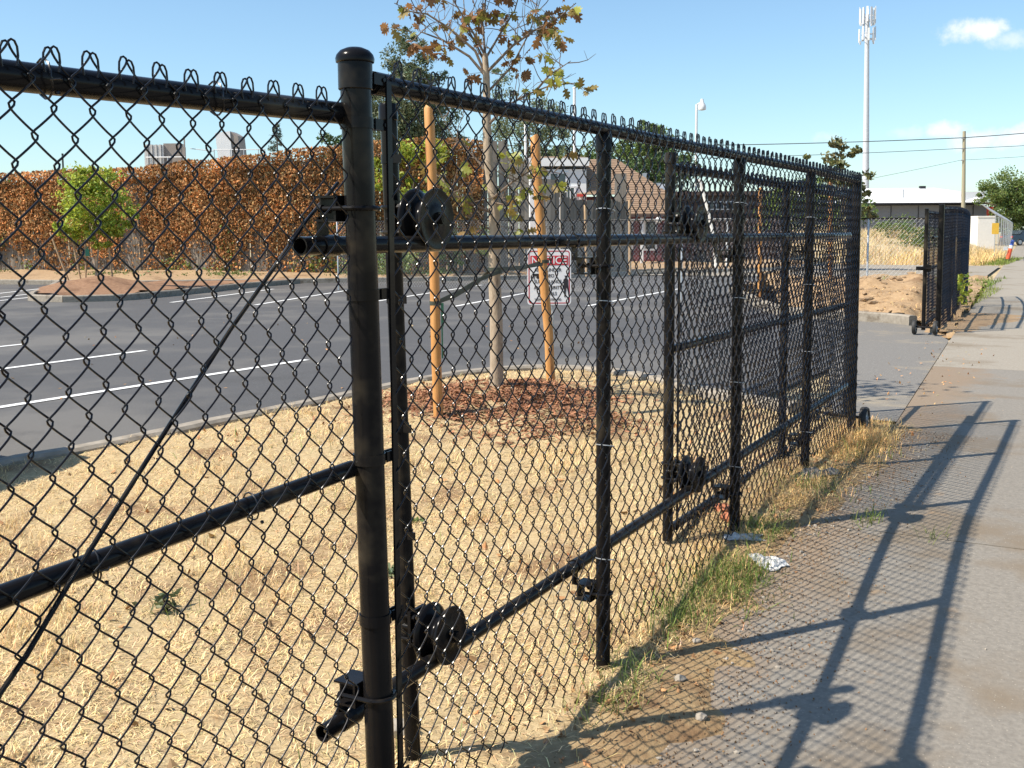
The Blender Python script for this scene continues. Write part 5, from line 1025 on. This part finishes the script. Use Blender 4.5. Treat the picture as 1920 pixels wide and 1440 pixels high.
# foliage seen through the gate mesh
tree('broadleaf_tree', 'leafy tree behind the gate mesh, right of the long brown building', (-9.2, 38.5, 0), [(-9.4, 38.4, 2.6, 1.3, 1, .9), (-8.2, 39.0, 2.3, 1.0, .9, .8), (-10.2, 38.2, 2.2, .9, .9, .8)], 3800, .16, 'leaf_mid', 108, trunk_r=.1, clumps=60, cl=.4)
tree('small_tree', 'small tree with clustered green and rusty leaves at the end of the gate', (-4.32, 20.6, .55), [(-4.30, 20.5, 3.05, .22, .22, .20), (-4.48, 20.35, 2.75, .22, .22, .18), (-4.10, 20.6, 2.95, .14, .14, .12), (-4.02, 20.65, 2.50, .22, .22, .18), (-4.30, 20.5, 2.50, .25, .25, .15), (-4.85, 20.16, 2.88, .14, .14, .06), (-4.15, 20.56, 2.15, .2, .2, .2), (-3.96, 20.65, 2.2, .12, .12, .2), (-4.25, 20.5, 1.7, .2, .2, .2), (-3.92, 20.7, 1.85, .15, .15, .12)], 1150, .105, 'leaf_small', 109, trunk_r=.03, bark='bark', clumps=46, cl=.55, tmin=.6, tmax=1.5, aspect=.6, limbs=26)
for lab, a, b in (('orange stake seen through the far end of the gate mesh', (-4.47, 20.39, .5), (-4.5, 20.37, 2.42)), ('short orange stake behind the gate mesh, farther left', (-5.62, 19.75, .3), (-5.64, 19.74, 2.33))): stake(lab, a, b, .04)
tree('broadleaf_tree', 'big rounded light green tree at the far right end of the sidewalk', (-8.9, 115.1, 0), [(-8.8, 115.1, 5.6, 1.9, 1.9, 1.8), (-10.0, 114.5, 4.9, 1.1, 1.3, 1.3), (-7.4, 115.9, 4.4, 2.0, 1.6, 1.8), (-8.4, 115.4, 2.9, 2.1, 1.6, 1.5), (-6.4, 116.4, 3.6, 1.6, 1.5, 1.6)], 13000, .26, 'leaf_mid', 110, trunk_r=.25, clumps=140, cl=.36, tmin=.6, tmax=1.3)
tree('broadleaf_tree', 'dark green tree behind the light green one at far right', (-7.5, 150, 0), [(-9, 150, 4.5, 4, 3, 3), (-5.5, 151, 5.5, 3.5, 3, 3.5), (-2, 152, 4, 4, 3, 3)], 7000, .5, 'leaf_dark', 111, trunk_r=.3, clumps=90, cl=.4)
# far tree line along the horizon
q = np.random.default_rng(300); mb = MB(); lob = []
for i in range(70):
    a = -2.2+i*.055
    if -.30 < a < -.1: continue
    d = rnd.uniform(230, 330); h = rnd.uniform(4, 7); lob.append((d*math.sin(a), d*math.cos(a), h*.45, h*1.3, h*1.3, h*.5))
P_, _ = crown_points(lob, 16000, q, 260, .8); leaves(mb, P_, 1.2, q, .3, .6); solo('distant_treeline', mb, M['leaf_dark'], 'low dark line of distant trees on the horizon', 'trees', kind='stuff', smooth=False, tint=True)

# dry tall grass and shrubs on the bank, grass by the path
q = np.random.default_rng(55); mb = MB(); n = 34000; x = q.uniform(-22, -4.9, n); y = q.uniform(46.5, 66, n); k = vnoise(x, y, .5, 81)+vnoise(x, y, 1.6, 82) > .75; x, y = x[k], y[k]; n = len(x)
blades(mb, x, y, bank_z(x, y)-.02, q.uniform(.25, .75, n)*(.5+vnoise(x, y, .4, 84)), q.uniform(.012, .028, n), q.uniform(.02, .9, n), q, (.86, .90, .98), .2)
n = 2600; x = q.uniform(-8, -4.2, n); y = q.uniform(46, 60, n); blades(mb, x, y, np.full(n, .12), q.uniform(.3, .8, n), q.uniform(.015, .03, n), q.uniform(.05, .6, n), q, (1.0, .95, .8), .2)
solo('tall_dry_grass', mb, M['straw'], 'tall dry blond grass on the bank before the white roofed building', 'grass', kind='stuff', smooth=False, tint=True)
mb = MB(); n = 2600; x = q.uniform(-5.5, -2.35, n); y = q.uniform(27.5, 33, n); k = vnoise(x, y, 1.2, 83) > .45; x, y = x[k], y[k]; n = len(x); blades(mb, x, y, np.full(n, .17), q.uniform(.06, .2, n), q.uniform(.01, .02, n), q.uniform(.2, 1.2, n), q, (.9, 1, .8), .25)
n = 1500; x = q.uniform(-4.6, -3.4, n); y = q.uniform(46.5, 58, n); blades(mb, x, y, np.full(n, .14), q.uniform(.08, .25, n), q.uniform(.012, .025, n), q.uniform(.2, 1.2, n), q, (1, 1, .8), .25)
n = 900; x = q.uniform(-2.35, -1.95, n)-.05; y = q.uniform(19, 27, n); blades(mb, x, y, np.full(n, .17), q.uniform(.05, .16, n), q.uniform(.005, .012, n), q.uniform(.2, 1.2, n), q, (1.2, 1.1, .8), .25)
solo('verge_grass', mb, M['green_blade'], 'patchy green grass beside the path and the far sidewalk', 'grass', kind='stuff', smooth=False, tint=True)
for lab, x, y, z, s in (('green shrub low in the dry field behind the cross fence', -8.6, 55.5, .75, .75), ('taller light green shrub in front of the blue grey wall', -9.4, 57.8, 1.75, .8), ('scrubby green shrub in the dry field near the far gate', -7.6, 57.2, 1.3, .7)):
    tree('shrub', lab, (x, y, z-.5), [(x, y, z, s, s, s*.75), (x-.6, y, z-.1, s*.7, s*.7, s*.5)], 1100, .14, 'leaf_mid', int(-x*10), 'shrub', .04, clumps=30, cl=.5)
sp = thing('sprout', 'leafy green shoot growing at the end of the far black fence', 'plant', (-1.99, 18.2, .16)); mb = MB(); mb.tube([(-1.99, 18.2, .1), (-1.95, 18.25, .45), (-1.93, 18.2, .75)], [.012, .009, .004], 6); part(sp, 'stem', mb, M['bark']); mb = MB(); C = np.array([(-1.94+q.normal()*.07, 18.22+q.normal()*.08, q.uniform(.35, .85)) for _ in range(80)]); leaves(mb, C, .10, q, .4, .5); part(sp, 'leaves', mb, M['leaf_lime'], smooth=False, tint=True)
# trash and clods on the mound
mb = MB()
for i in range(320):
    x = rnd.uniform(-5.2, -2.3); y = rnd.uniform(17.0, 20.4); s = rnd.choice((.01, .014, .02, .03, .045))*rnd.uniform(.6, 1.4)
    if not in_poly(x, y, MP): continue
    z = float(mound_z(np.array(x), np.array(y))); mb.ico((x, y, z+s*.3), (s*1.3, s, s*.7), 400+i, .35, 1)
solo('dirt_clods', mb, M['clod'], 'brown clods and root bits on the bare dirt mound by the far gate', 'clods', kind='stuff', smooth=False)
mb = MB(); n = 5200; x = q.uniform(-6, -1.7, n); y = q.uniform(14.6, 21, n); k = np.array([in_poly(a, b, MP) for a, b in zip(x, y)]) & (vnoise(x, y, 1.3, 97) > .42); x, y = x[k], y[k]; n = len(x)
blades(mb, x, y, mound_z(x, y), q.uniform(.05, .16, n), q.uniform(.003, .007, n), q.uniform(.9, 1.55, n), q, (.95, .85, .7), .25); solo('mound_straw', mb, M['straw'], 'dry straw scattered over the bare dirt mound', 'grass', kind='stuff', smooth=False, tint=True)
# soil washed over the walk beside the far fence
def wash_z(X, Y):
    e = X-(WL(Y)+.55+.30*np.sin(Y*1.1))
    return .150+.020*np.clip(-e/.3, -1, 1)-.08*np.clip((15.6-Y)/.5, 0, 1)-.08*np.clip((Y-18.9)/.5, 0, 1)+.014*(vnoise(X, Y, 2.5, 14)-.5)+.010*(vnoise(X, Y, 7, 15)-.5)
def WL(Y): return np.interp(Y, [8, 14.1, 20.1, 44.9], [-1.26, -1.63, -1.99, -3.37])
heap('soil_wash', wash_z, M['dirt'], (-2.1, -.3), (14.9, 19.6), .05, lambda x, y: True)
